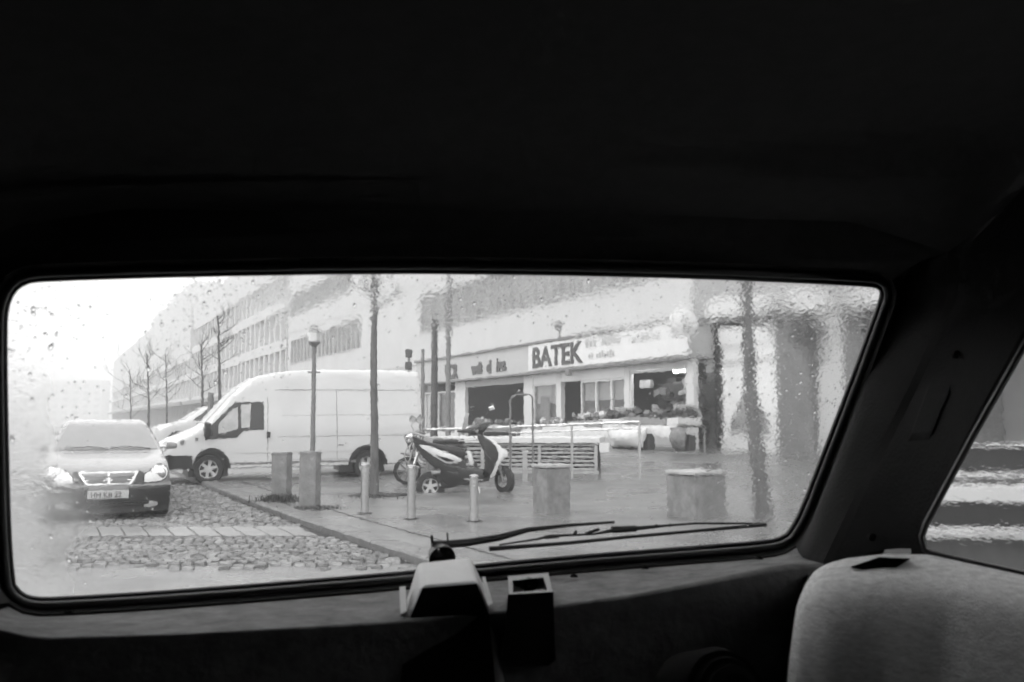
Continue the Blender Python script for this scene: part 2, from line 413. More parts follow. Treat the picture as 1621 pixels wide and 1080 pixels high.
def window(parent, s0, s1, z0, z1, mull=1, fm=None, gm=None, deep=0.12, rows=0):
    f = MB(); t = 0.09
    fbox(f, s0, s1, -deep, 0.03, z0, z0 + t); fbox(f, s0, s1, -deep, 0.03, z1 - t, z1)
    fbox(f, s0, s0 + t, -deep, 0.027, z0 + t, z1 - t); fbox(f, s1 - t, s1, -deep, 0.027, z0 + t, z1 - t)
    for i in range(1, mull + 1):
        sm = s0 + (s1 - s0) * i / (mull + 1); fbox(f, sm - .035, sm + .035, -deep, 0.02, z0 + t, z1 - t)
    for i in range(1, rows + 1):
        zm = z0 + (z1 - z0) * i / (rows + 1); fbox(f, s0 + t, s1 - t, -deep, 0.015, zm - .03, zm + .03)
    wf = f.build('window', fm or m_winframe, parent)
    p = MB(); fbox(p, s0 + t * .5, s1 - t * .5, -deep - 0.05, -deep + 0.01 - 0.03, z0 + t * .5, z1 - t * .5)
    p.build('pane', gm or m_bgl, wf)
    return wf

# main block with the row of shops; the wall is built round its openings
bld = on_facade('corner_building', 'long pale rendered block with a first-floor window band above the row of shops', 'building')
S_A, S_B = fs(1098), fs(455)
b = MB()
TOP = 20.0
fbox(b, S_A, S_B, -14, -0.6, 4.9, TOP)                         # core
fbox(b, S_A, S_B, -0.6, 0, 4.9, 6.62)                          # spandrel over the shops
fbox(b, S_A, S_B, -0.6, 0, 8.85, 11.0); fbox(b, S_A, S_B, -0.6, 0, 13.0, TOP)
s_gap0, s_gap1 = fs(664), fs(571)
fbox(b, s_gap0, s_gap1, -0.6, 0, 6.62, 8.85); fbox(b, S_B - 1.2, S_B, -0.6, 0, 6.62, 8.85); fbox(b, S_A, S_A + .5, -0.6, 0, 6.62, 8.85)
fbox(b, s_gap0, s_gap1 + 3, -0.6, 0, 11.0, 13.0); fbox(b, S_B - .8, S_B, -0.6, 0, 11.0, 13.0); fbox(b, S_A, S_A + .5, -0.6, 0, 11, 13)
fbox(b, s_gap0 - 1, S_B, -14, 0, -0.5, 4.9)                    # ground storey beyond the shops
b.build('wall', m_wall, bld)
b = MB(); fbox(b, S_A, S_B, 0.002, 0.05, 4.80, 4.90); fbox(b, S_A, S_B, 0.002, 0.035, 9.5, 9.56); b.build('string_course', m_signg, bld)
def band(s0, s1, z0, z1, step, parent=bld, **kw):
    n = max(1, int((s1 - s0) / step)); st_ = (s1 - s0) / n
    for i in range(n): window(parent, s0 + i * st_ + .04, s0 + (i + 1) * st_ - .04, z0, z1, 0 if step < 1.6 else 1, **kw)
band(S_A + .5, s_gap0, 6.62, 8.85, 1.7); band(s_gap1, S_B - 1.2, 6.62, 8.85, 1.25)
band(s_gap1 + 3, S_B - .8, 11.0, 13.0, 1.25)
# blocks farther along the street
def far_block(s0, s1, top, wm, label, o_front=0.0, arcade=True, slots=2.2, zs=((5.2, 8.2), (9.2, 12.0), (13.0, 15.6))):
    e = on_facade('street_building', label, 'building', 'buildings receding along the street')
    b = MB(); t = 0.7
    fbox(b, s0, s1, -12, o_front - t, -1, top)
    zz = [4.4]
    for a, c in zs: zz += [a, c]
    zz.append(top)
    for i in range(0, len(zz), 2):
        if zz[i + 1] > zz[i]: fbox(b, s0, s1, o_front - t, o_front, zz[i], zz[i + 1])
    n = max(2, int((s1 - s0) / slots)); st_ = (s1 - s0) / n
    for a, c in zs:
        if c > top: continue
        for i in range(n + 1):
            sm = s0 + i * st_; fbox(b, max(s0, sm - .32), min(s1, sm + .32), o_front - t, o_front - .004, a, c)
    b.build('wall', wm, e)
    for a, c in zs:
        if c > top: continue
        for i in range(n):
            g_ = MB(); fbox(g_, s0 + i * st_ + .32, s0 + (i + 1) * st_ - .32, o_front - .45, o_front - .38, a, c); gl = g_.build('window', m_bgl, e)
            f_ = MB(); fbox(f_, s0 + (i + .5) * st_ - .05, s0 + (i + .5) * st_ + .05, o_front - .379, o_front - .3, a, c)
            fbox(f_, s0 + i * st_ + .32, s0 + (i + 1) * st_ - .32, o_front - .379, o_front - .31, (a + c) / 2 - .05, (a + c) / 2 + .05)
            f_.build('sash', m_winframe, gl)
    if arcade:
        g_ = MB(); fbox(g_, s0 + .2, s1 - .2, o_front - t + .003, o_front - t + .05, 0, 4.3); g_.build('shopfront', m_wall3, e)
        n2 = max(2, int((s1 - s0) / 4))
        for i in range(n2 + 1):
            sm = s0 + (s1 - s0) * i / n2
            g_ = MB(); fbox(g_, sm - .25, sm + .25, o_front - t + .06, o_front - .01, -.5, 4.4); g_.build('pier', m_wall2, e)
        g_ = MB(); fbox(g_, s0, s1, o_front + .003, o_front + 1.4, 4.0, 4.55); g_.build('canopy', m_postg, e)
    return e
far_block(fs(452), fs(375), 19, m_wall, 'pale block with tall narrow windows just beyond the van roof', 0.0, slots=2.6)
far_block(fs(372), fs(300), 20, m_wall, 'greyer block behind the thin street trees', -0.3, slots=3.0)
far_block(fs(299), fs(236), 24, m_wall, 'lower block with a dark arcade farther down the street', -0.1, slots=4.0, zs=((5.2, 8.0), (9.0, 11.2)))
far_block(fs(235), fs(178), 22, m_wall, 'last hazy block before the street fades out', -0.2, slots=6.0, zs=((5.2, 8.0), (9.0, 11.2)))

# low terrace roofs that stand across the far end, almost lost in the haze
for (px0, px1, Y_, top_, lab) in ((-60, 60, 480, 19, 'faint tower-like block at the hazy end of the street'), (60, 160, 600, 26, 'faint wide block closing the far end of the street')):
    e = empty('distant_block', P((px0 + px1) / 2, 660, Y_), 0, lab, 'building'); e.location.z = 0.5
    wd = (px1 - px0) / F * Y_
    MB().box((0, 6, top_ / 2), (wd, 12, top_)).build('wall', m_wall, e)
    for r_ in range(int(top_ / 4)):
        for c_ in range(6):
            MB().box((-wd / 2 + (c_ + .5) * wd / 6, -.02, 2.4 + r_ * 4), (wd / 12, .1, 1.9)).build('window', m_bgl, e)

# ------------------------------------------------------------------ shops
shop = on_facade('shop_row', 'glazed shop row under the white BATEK fascia with pale posts and dark doorways', 'shop')
fz0 = 0.50
ofs = 0.9                                               # the shop line stands proud of the wall above
zt = 4.72; zb = 3.55
sL, sR = fs(668, ofs), fs(1094, ofs)
b = MB(); fbox(b, sR, sL, -0.1, ofs + .35, zb, zt); b.build('fascia', m_signg, shop)
b = MB(); fbox(b, sR - .1, sL + .1, -0.1, ofs + .45, zt + .004, zt + .10); b.build('fascia_coping', m_postg, shop)
b = MB(); fbox(b, sR, sL, 0, ofs + .42, zb - .09, zb - .004); b.build('fascia_edge', m_postg, shop)
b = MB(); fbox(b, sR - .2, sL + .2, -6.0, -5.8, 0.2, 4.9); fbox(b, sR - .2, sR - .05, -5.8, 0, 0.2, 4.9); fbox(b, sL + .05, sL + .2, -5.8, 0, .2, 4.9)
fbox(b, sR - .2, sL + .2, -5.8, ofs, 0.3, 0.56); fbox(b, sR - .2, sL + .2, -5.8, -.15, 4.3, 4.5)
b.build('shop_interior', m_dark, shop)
def post(px0, px1, mat=m_white, z1=zb - .1, name='post', o0=ofs - .12, o1=ofs + .06):
    b = MB(); fbox(b, fs(px0, ofs), fs(px1, ofs), o0, o1, fz0, z1); return b.build(name, mat, shop)
for a, c in ((722, 738), (831, 845), (882, 890), (990, 998)): post(a, c)
post(1088, 1100, m_white); post(669, 674, m_winframe)
b = MB(); fbox(b, fs(845, ofs) - .002, fs(990, ofs) + .002, ofs - .1, ofs + .04, 3.05, zb - .1); b.build('transom_panel', m_sign, shop)
b = MB(); fbox(b, fs(996, ofs), fs(1088, ofs) + .002, ofs - .1, ofs + .04, zb - .3, zb - .1); b.build('transom_panel', m_white, shop)
b = MB(); fbox(b, fs(738, ofs) - .002, fs(831, ofs) + .002, ofs - .1, ofs + .03, 3.15, zb - .1); b.build('transom_panel', m_winframe, shop)
def shopwin(px0, px1, mull=(), z0=fz0 + .5, z1=3.04, glass=m_seethru, blind=None, sillm=m_white):
    s0, s1 = fs(px0, ofs), fs(px1, ofs); f = MB()
    lo, hi = min(s0, s1), max(s0, s1)
    fbox(f, lo, hi, ofs - .09, ofs + .02, fz0, z0); fbox(f, lo, hi, ofs - .09, ofs + .02, z1 - .08, z1)
    fbox(f, lo, lo + .07, ofs - .09, ofs + .02, z0, z1 - .08); fbox(f, hi - .07, hi, ofs - .09, ofs + .02, z0, z1 - .08)
    for m_ in mull:
        sm = fs(m_, ofs); fbox(f, sm - .05, sm + .05, ofs - .09, ofs + .025, z0, z1 - .08)
    fr = f.build('window_frame', sillm, shop)
    if glass is None: return fr
    g_ = MB(); fbox(g_, lo + .05, hi - .05, ofs - .05, ofs - .03, z0 + .002, z1 - .082); g_.build('pane', glass, fr)
    if blind:
        g_ = MB(); fbox(g_, lo + .08, hi - .08, ofs - .16, ofs - .14, blind, z1 - .1); g_.build('blind', m_signg, fr)
    return fr
shopwin(674, 693, z0=fz0 + .3); shopwin(694, 722, (708,), z0=fz0 + .4)
shopwin(845, 882, (), z1=3.04, blind=2.2); shopwin(920, 990, (944, 968), blind=2.25, z0=1.6)
shopwin(998, 1088, (), z0=1.2, z1=zb - .31, glass=None)
b = MB(); fbox(b, fs(675, ofs) + .1, fs(692, ofs), ofs - .1, ofs - .07, 1.0, 2.9); b.build('poster', m_sign, shop)
b = MB(); fbox(b, fs(852, ofs), fs(866, ofs), ofs - .13, ofs - .10, 1.5, 2.5); b.build('poster', m_mid, shop)
for i in range(46):
    px = random.uniform(1001, 1085); s_ = fs(px, ofs); z_ = random.choice([1.5, 1.95, 2.4, 2.8]) + random.uniform(-.08, .08)
    b = MB(); b.box((s_, random.uniform(-1.6, .6), z_), (random.uniform(.12, .5), .2, random.uniform(.1, .4)), rz=random.uniform(-.4, .4), ry=random.uniform(-.3, .3), bev=.02); b.build('display_goods', m_goods[i % 3], shop)
for i in range(7):
    s_ = fs(1004 + i * 12, ofs); b = MB(); b.box((s_, -.3 - .2 * (i % 3), 2.35), (.5, .06, .9), rz=random.uniform(-.5, .5), bev=.02); b.build('hanging_garment', m_goods[(i * 2) % 3], shop)
# goods seen through the glass
for i in range(34):
    px = random.choice([random.uniform(1002, 1086)] * 3 + [random.uniform(742, 830), random.uniform(848, 986)])
    s_ = fs(px, ofs); dz = random.uniform(.2, .9); z_ = random.uniform(.8, 3.0 if px > 1000 else 1.9); dpt = random.uniform(-3.5, .3)
    b = MB(); b.box((s_, dpt, z_), (random.uniform(.3, 1.4), .3, dz), rz=random.uniform(-.4, .4), bev=.03); b.build('shelf_goods', random.choice(m_goods[:2] + [m_mid]), shop)
b = MB(); b.tube([(fs(1062, ofs), -.4, 1.9), (fs(1038, ofs), -.2, 2.75)], .05); b.build('slanting_rail', m_signg, shop)
for px0, px1, zz in ((1008, 1043, 3.08), (1068, 1086, 3.08), (1000, 1014, 3.22)):
    s0, s1 = fs(px0, .72), fs(px1, .72); zz = fz((px0 + px1) / 2, 587 if px0 != 1000 else 579, .72)
    tl = on_facade('tube_light', {1008: 'bright tube light in the middle of the open stall window', 1068: 'bright tube light beside the right stall pillar', 1000: 'small bright tube light beside the left stall post'}[px0], 'lamp', 'tube lights over the stall')
    b = MB(); b.tube([((s0), 0.72, zz), ((s1), .72, zz)], .06); b.build('tube', m_lit, tl)
    b = MB(); fbox(b, min(s0, s1) - .05, max(s0, s1) + .05, .66, .78, zz + .065, zz + .12); b.build('fitting', m_white, tl)
# fascia signs
def ftext(parent, name, body, px, py_base, size, mat, off, bold=0.0, sx=1.0, ext=.02, z=None):
    zz = z if z is not None else fz(px, py_base, off)
    mw = Matrix(((-1, 0, 0, fs(px, off)), (0, 0, 1, off), (0, 1, 0, zz), (0, 0, 0, 1)))
    return textpart(name, body, size, mat, parent, None, ext=ext, bold=bold, sx=sx, mw=mw)
OF = ofs + .352
sg = on_facade('shop_sign', 'white sign board with BATEK in bold dark capitals and pale small print', 'sign')
zs0, zs1 = zb + .05, zt - .02
b = MB(); fbox(b, fs(838, OF), fs(1092, OF), OF, OF + .05, zs0, zs1); b.build('sign_board', m_sign, sg)
sa, sb = fs(842, OF + .06), fs(921, OF + .06)
t_ = ftext(sg, 'lettering', 'BATEK', 842, 0, 1.18, m_ink, OF + .065, bold=.028, sx=1.0, z=zs0 + .13)
bpy.context.view_layer.update(); wtxt = t_.dimensions.x / abs(t_.scale.x) if t_.scale.x else 1
t_.matrix_local = t_.matrix_local @ Matrix.Diagonal(((sa - sb) / t_.dimensions.x, 1, 1, 1))
for i, (px0, px1, zr, n) in enumerate(((929, 985, .66, 9), (930, 975, .22, 11), (1000, 1058, .62, 7), (1062, 1086, .66, 4))):
    b = MB(); s0, s1 = fs(px0, OF), fs(px1, OF); L_ = (s0 - s1) / n
    for j in range(n):
        h_ = random.uniform(.14, .26) if i != 0 else random.uniform(.25, .34)
        if random.random() < .12: continue
        fbox(b, s0 - j * L_ - L_ * .12, s0 - (j + 1) * L_ + L_ * .14, OF + .05, OF + .06, zs0 + zr, zs0 + zr + h_)
    b.build('small_print', m_inkp, sg)
sg2 = on_facade('fascia_lettering', 'dark uneven lettering on the grey fascia left of the BATEK board', 'lettering')
ftext(sg2, 'word', 'VCR', 704, 0, 1.0, m_inkg, OF + .025, bold=.05, sx=.92, z=zb + .10)
for wd, px in (('welt', 747), ('el', 771), ('hac.', 786)):
    ftext(sg2, 'word', wd, px, 0, .78 if px > 780 else .70, m_inkg, OF + .025, bold=.05, sx=1.0 if px < 760 else .9, z=zb + .22)
# round projecting sign at the corner
rs = empty('round_sign', P(1083, 511, 31.0), R(8), 'round white projecting sign with a dark stroke above the corner of the stall', 'sign')
b = MB(); b.lathe([(0.001, -.1), (.40, -.1), (.43, -.08), (.43, .08), (.40, .1), (.001, .1)], axis='Y', seg=28); b.build('disc', m_sign, rs, smooth=True)
b = MB(); b.tube([(-.06, -.12, .20), (-.02, -.12, .05), (.04, -.12, -.2), (.12, -.12, -.22)], .035); b.build('mark', m_ink, rs)
b = MB(); b.box((.5, .15, 0), (.5, .06, .06)); b.build('bracket', m_postg, rs)
# small lamps on the wall
for px, py in ((893, 533), (917, 590)):
    e = on_facade('wall_lamp', {893: 'small grey lamp standing on the fascia above the letter T', 917: 'small dark lamp under the fascia edge below BATEK'}[px], 'lamp')
    s_ = fs(px, .9); z_ = fz(px, py, .9)
    if px == 893:
        b = MB(); b.box((s_, 1.1, 5.0), (.08, .08, .5)); b.build('arm', m_postg, e); b = MB(); b.box((s_, 1.15, 5.35), (.22, .3, .22), bev=.04); b.build('head', m_postg, e)
    else:
        b = MB(); b.box((s_, 1.36, z_), (.25, .2, .25), bev=.04); b.build('head', m_postg, e)

# ------------------------------------------------------------------ right wing: pier, poster window, colonnade
rw = on_facade('arcade_building', 'arcade wing right of the stall with dark recess, white glazed bay and grey piers', 'building')
a0 = fs(1100); a1 = fs(1700)
b = MB(); fbox(b, a1, a0 - .05, -14, -4, -1, 20); fbox(b, a1, a0 - .05, -4, 0, 4.9, 20); b.build('wall', m_wall2, rw)
b = MB(); fbox(b, fs(1139), a0 - .06, -4, -.5, 0, 4.895); b.build('recess_pier', m_wall3, rw)
b = MB(); fbox(b, fs(1139) + .15, a0 - .08, -.498, -.42, 3.1, 3.5); b.build('recess_sign', m_signg, rw)
b = MB(); fbox(b, fs(1236), fs(1141), -.35, .06, 3.9, 4.45); b.build('bay_header', m_sign, rw)
for a, c, mt in ((1136, 1142, m_wall3), (1233, 1290, m_conc), (1340, 1420, m_conc)):
    b = MB(); fbox(b, fs(c), fs(a), -3.9, .1 if a > 1200 else -.1, -.5, 4.9); b.build('pier', mt, rw)
b = MB(); fbox(b, fs(1340) - .002, fs(1290) + .002, -.5, -.1, -.5, 4.9); b.build('back_wall', m_wall, rw)
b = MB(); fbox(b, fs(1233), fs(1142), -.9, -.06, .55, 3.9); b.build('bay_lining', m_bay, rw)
b = MB(); fbox(b, fs(1233), fs(1142), -.02, -.005, 1.0, 3.9); b.build('pane', m_seethru, rw)
b = MB(); fbox(b, fs(1233), fs(1142), -.4, .04, .45, .98); b.build('plinth', m_sign, rw)
b = MB(); sm = (fs(1233) + fs(1142)) / 2 + .15
fbox(b, sm - .04, sm + .04, -.05, .02, 1.0, 3.9); fbox(b, fs(1233), fs(1142), -.05, .02, 3.3, 3.38); b.build('mullion', m_winframe, rw)
pt = on_facade('warning_poster', 'triangular white notice with a dark figure in the glazed bay', 'poster')
sc = fs(1184); zc = 1.2
b = MB(); fpoly(b, [(sc + 1.0, zc), (sc - 1.0, zc), (sc, zc + 1.55)], -.045, -.035); fpoly(b, [(sc + 1.06, zc - .3), (sc - 1.06, zc - .3), (sc - 1.06, zc - .04), (sc + 1.06, zc - .04)], -.045, -.035)
b.build('sheet', m_white, pt)
b = MB()
for p0, p1 in (((sc + .95, zc + .04), (sc, zc + 1.5)), ((sc, zc + 1.5), (sc - .95, zc + .04)), ((sc - .95, zc + .04), (sc + .95, zc + .04))):
    b.tube([(p0[0], -.03, p0[1]), (p1[0], -.03, p1[1])], .035, seg=6)
b.tube([(sc + .15, -.028, zc + .75), (sc - .2, -.028, zc + .5), (sc + .1, -.028, zc + .2)], .05, seg=6); b.tube([(sc + .25, -.028, zc + .95), (sc - .3, -.028, zc + .85)], .04, seg=6)
b.build('figure', m_inkg, pt)
# white canopy beam in front of the wing
cb = empty('canopy_beam', label='long white canopy beam crossing above the arcade wing', cat='canopy')
A, B = P(1120, 488, 28.0), P(1420, 462, 21.5); dv = (B - A); 
A2, B2 = A + Vector((.25, 1.6, 0)), B + Vector((.25, 1.6, 0))
b = MB(); hh = .26
b.add([A + Vector((0, 0, -hh)), B + Vector((0, 0, -hh)), B2 + Vector((0, 0, -hh)), A2 + Vector((0, 0, -hh)), A + Vector((0, 0, hh)), B + Vector((0, 0, hh)), B2 + Vector((0, 0, hh)), A2 + Vector((0, 0, hh))],
      [(0, 1, 5, 4), (1, 2, 6, 5), (2, 3, 7, 6), (3, 0, 4, 7), (4, 5, 6, 7), (3, 2, 1, 0)]); b.build('beam', m_white, cb)
for px, Y_ in ((1287, 24.2),):
    p = P(px, 600, Y_); b = MB(); b.tube([(p.x + .3, Y_ + 1.2, hgt(p.x, Y_) - .1), (p.x + .3, Y_ + 1.2, A.z - .27)], .09); b.build('support', m_postg, cb)

# ================================================================== VEHICLES
def inpoly(x, z, poly):
    c = False; n = len(poly); j = n - 1
    for i in range(n):
        a, b_ = poly[i], poly[j]
        if (a[1] > z) != (b_[1] > z) and x < (b_[0] - a[0]) * (z - a[1]) / (b_[1] - a[1]) + a[0]: c = not c
        j = i
    return c
def dist_poly(x, z, pts):
    best = 9e9
    for i in range(len(pts) - 1):
        ax, az = pts[i]; bx, bz = pts[i + 1]; dx, dz = bx - ax, bz - az
        t = max(0, min(1, ((x - ax) * dx + (z - az) * dz) / (dx * dx + dz * dz + 1e-12)))
        best = min(best, math.hypot(x - ax - t * dx, z - az - t * dz))
    return best
def refine(pts, step):
    out = []
    for i in range(len(pts) - 1):
        a, b_ = pts[i], pts[i + 1]; n = max(1, int(math.dist(a, b_) / step))
        out += [(a[0] + (b_[0] - a[0]) * k / n, a[1] + (b_[1] - a[1]) * k / n) for k in range(n)]
    return out + [pts[-1]]
def smoothline(pts, it=2):
    for _ in range(it):
        q = [pts[0]]
        for i in range(len(pts) - 1):
            a, b_ = pts[i], pts[i + 1]
            q += [(a[0] * .75 + b_[0] * .25, a[1] * .75 + b_[1] * .25), (a[0] * .25 + b_[0] * .75, a[1] * .25 + b_[1] * .75)]
        pts = q + [pts[-1]]
    return pts
class Shell:
    def __init__(s, sil, wfn, bend, rnd=0.07, arches=(), bottom=0.2, step=0.11):
        s.sil = refine(smoothline(sil), step); s.w = wfn; s.bend = bend; s.r = rnd; s.arches = arches; s.bottom = bottom; s.step = step
        s.W = max(wfn(x, z) for x, z in s.sil + [(1.5, .6)])
    def dfm(s, x, y, z): return Vector((s.bend(x, abs(y) / s.W, z) + x, y, z))
    def side(s, x, z, sgn, off=0.0):
        d = dist_poly(x, z, s.sil); w_ = s.w(x, z)
        if d < s.r: w_ -= s.r - math.sqrt(max(0, s.r ** 2 - (s.r - d) ** 2))
        return s.dfm(x, sgn * (w_ + off), z)
    def outline(s):
        x0, z0 = s.sil[0]; x1, z1 = s.sil[-1]; pts = list(s.sil); bl = [(x1, s.bottom)]
        for (cx, cz, r_) in sorted(s.arches, key=lambda a: -a[0]):
            a0 = math.asin(max(-1, min(1, (s.bottom - cz) / r_)))
            for k in range(13):
                a = a0 + (math.pi - 2 * a0) * k / 12; bl.append((cx + r_ * math.cos(a), cz + r_ * math.sin(a)))
        bl.append((x0, s.bottom)); bl = refine(bl, s.step)
        return pts + [p for p in bl if math.dist(p, pts[0]) > 1e-4 and math.dist(p, pts[-1]) > 1e-4]
    def body(s):
        out = s.outline(); co = [Vector(p) for p in out]; n = len(co); ed = [(i, (i + 1) % n) for i in range(n)]
        xs_ = [p[0] for p in out]; zs_ = [p[1] for p in out]; x = min(xs_)
        extra = []
        for i in range(1, len(s.sil) - 1):
            a, c_ = s.sil[i - 1], s.sil[i + 1]; nx, nz = (c_[1] - a[1]), -(c_[0] - a[0]); l = math.hypot(nx, nz) or 1
            for dd in (s.r * .25, s.r): extra.append((s.sil[i][0] + nx / l * dd, s.sil[i][1] + nz / l * dd))
        while x < max(xs_):
            z = min(zs_)
            while z < max(zs_): extra.append((x, z)); z += s.step
            x += s.step
        for e in extra:
            if inpoly(e[0], e[1], out) and dist_poly(e[0], e[1], out + [out[0]]) > s.r * .22: co.append(Vector(e))
        vv, _, ff, *_r = delaunay_2d_cdt(co, ed, [], 0, 1e-5)
        b = MB()
        for sg_ in (-1, 1):
            fl = []
            for f in ff:
                cx = sum(vv[i][0] for i in f) / len(f); cz = sum(vv[i][1] for i in f) / len(f)
                if inpoly(cx, cz, out): fl.append(tuple(f))
            b.add([s.side(v.x, v.y, sg_) for v in vv], fl)
        rows = []
        for (x, z) in s.sil:
            w_ = s.w(x, z) - s.r
            rows.append([s.dfm(x, w_ * t, z) for t in (-1, -.8, -.6, -.4, -.2, 0, .2, .4, .6, .8, 1)])
        b.grid(rows); return b
    def strip(s, t0, t1, y0, y1, lift=0.006, n=8):     # a patch lying on the cross surface between two silhouette positions
        cum = [0]
        for i in range(1, len(s.sil)): cum.append(cum[-1] + math.dist(s.sil[i - 1], s.sil[i]))
        def at(t):
            for i in range(1, len(cum)):
                if cum[i] >= t:
                    u = (t - cum[i - 1]) / (cum[i] - cum[i - 1] + 1e-9); a, c_ = s.sil[i - 1], s.sil[i]
                    nx, nz = -(c_[1] - a[1]), c_[0] - a[0]; l = math.hypot(nx, nz) or 1
                    return (a[0] + (c_[0] - a[0]) * u + nx / l * lift, a[1] + (c_[1] - a[1]) * u + nz / l * lift)
            return s.sil[-1]
        rows = []
        for i in range(n + 1):
            q = at(t0 + (t1 - t0) * i / n); yy0 = y0[0] + (y0[1] - y0[0]) * i / n if isinstance(y0, tuple) else y0
            yy1 = y1[0] + (y1[1] - y1[0]) * i / n if isinstance(y1, tuple) else y1
            rows.append([s.dfm(q[0], yy0 + (yy1 - yy0) * k / n, q[1]) for k in range(n + 1)])
        return MB().grid(rows)
    def arclen(s, x, z):
        best, bt, cum = 9e9, 0, 0
        for i in range(1, len(s.sil)):
            cum += math.dist(s.sil[i - 1], s.sil[i]); d = math.dist(s.sil[i], (x, z))
            if d < best: best, bt = d, cum
        return bt
    def panel(s, poly, sgn, off, step=0.12):
        poly = refine(poly + [poly[0]], step)[:-1]; co = [Vector(p) for p in poly]; n = len(co)
        x = min(p[0] for p in poly)
        while x < max(p[0] for p in poly):
            z = min(p[1] for p in poly)
            while z < max(p[1] for p in poly):
                if inpoly(x, z, poly) and dist_poly(x, z, poly + [poly[0]]) > .02: co.append(Vector((x, z)))
                z += step
            x += step
        vv, _, ff, *_r = delaunay_2d_cdt(co, [(i, (i + 1) % n) for i in range(n)], [], 0, 1e-5)
        fl = [tuple(f) for f in ff if inpoly(sum(vv[i][0] for i in f) / len(f), sum(vv[i][1] for i in f) / len(f), poly)]
        return MB().add([s.side(v.x, v.y, sgn, off) for v in vv], fl)
    def nose(s, pts_yz, xfun, depth):                  # a plate standing on the front: (y,z) polygon that follows its curve, with thickness
        out = refine(list(pts_yz) + [pts_yz[0]], .05)[:-1]; n = len(out); co = [Vector(p) for p in out]
        y = min(p[0] for p in out)
        while y < max(p[0] for p in out):
            z = min(p[1] for p in out) + .02
            while z < max(p[1] for p in out):
                if inpoly(y, z, out) and dist_poly(y, z, out + [out[0]]) > .015: co.append(Vector((y, z)))
                z += .045
            y += .06
        vv, _, ff, *_r = delaunay_2d_cdt(co, [(i, (i + 1) % n) for i in range(n)], [], 0, 1e-5)
        fl = [tuple(f) for f in ff if inpoly(sum(vv[i][0] for i in f) / len(f), sum(vv[i][1] for i in f) / len(f), out)]
        b = MB().add([s.dfm(xfun(v.y) - depth, v.x, v.y) for v in vv], fl)
        b.add([s.dfm(xfun(z) - depth, y, z) for y, z in out] + [s.dfm(xfun(z) + .05, y, z) for y, z in out], [(i, i + n, (i + 1) % n + n, (i + 1) % n) for i in range(n)])
        return b
def wheel(parent, c, r, wdt, spokes=5, rim=m_alloy, steer=0, rimr=.66):
    t = MB().lathe([(r * rimr, -wdt / 2), (r * .9, -wdt / 2), (r * .985, -wdt * .38), (r, -wdt * .2), (r, wdt * .2), (r * .985, wdt * .38), (r * .9, wdt / 2), (r * rimr, wdt / 2)], axis='Y', seg=32, close=True).build('wheel', m_rub, parent, smooth=True)
    t.location = c; t.rotation_euler = (0, 0, steer)
    b = MB().lathe([(r * rimr, -wdt * .48), (r * rimr * .93, -wdt * .46), (r * rimr * .88, -wdt * .1), (r * rimr * .88, wdt * .4), (r * rimr, wdt * .48)], axis='Y', seg=28)
    b.lathe([(.001, -wdt * .40), (r * .17, -wdt * .40), (r * .20, -wdt * .30), (r * .2, wdt * .1), (.001, wdt * .1)], axis='Y', seg=14)
    for k in range(spokes):
        a = 2 * math.pi * k / spokes + .3
        b.box((math.cos(a) * r * rimr * .55, -wdt * .28, math.sin(a) * r * rimr * .55), (r * rimr * .82, wdt * .16, r * (.2 if spokes < 7 else .13)), ry=-a)
    b.build('rim', rim, t, smooth=True)
    if wdt > .12: MB().lathe([(.001, wdt * .02), (r * rimr * .87, wdt * .02)], axis='Y', seg=20).build('brake_disc', m_black, t)
    return t
def place(o, pos, fwd_xy, base_x=(0.9, 3.7)):          # local -x looks forward; tilt to the street's slope
    f = Vector((fwd_xy[0], fwd_xy[1], 0)).normalized(); xl = -f
    a = pos + xl * base_x[0]; c = pos + xl * base_x[1]
    za, zc = hgt(a.x, a.y), hgt(c.x, c.y); sl_ = (zc - za) / (base_x[1] - base_x[0])
    X = Vector((xl.x, xl.y, sl_)).normalized(); Z = Vector((0, 0, 1)); Y = Z.cross(X).normalized(); Z = X.cross(Y)
    org = Vector((a.x, a.y, za)) - X * base_x[0]
    if base_x[0] and f.y: pass
    o.matrix_world = Matrix(((X.x, Y.x, Z.x, org.x), (X.y, Y.y, Z.y, org.y), (X.z, Y.z, Z.z, org.z), (0, 0, 0, 1)))

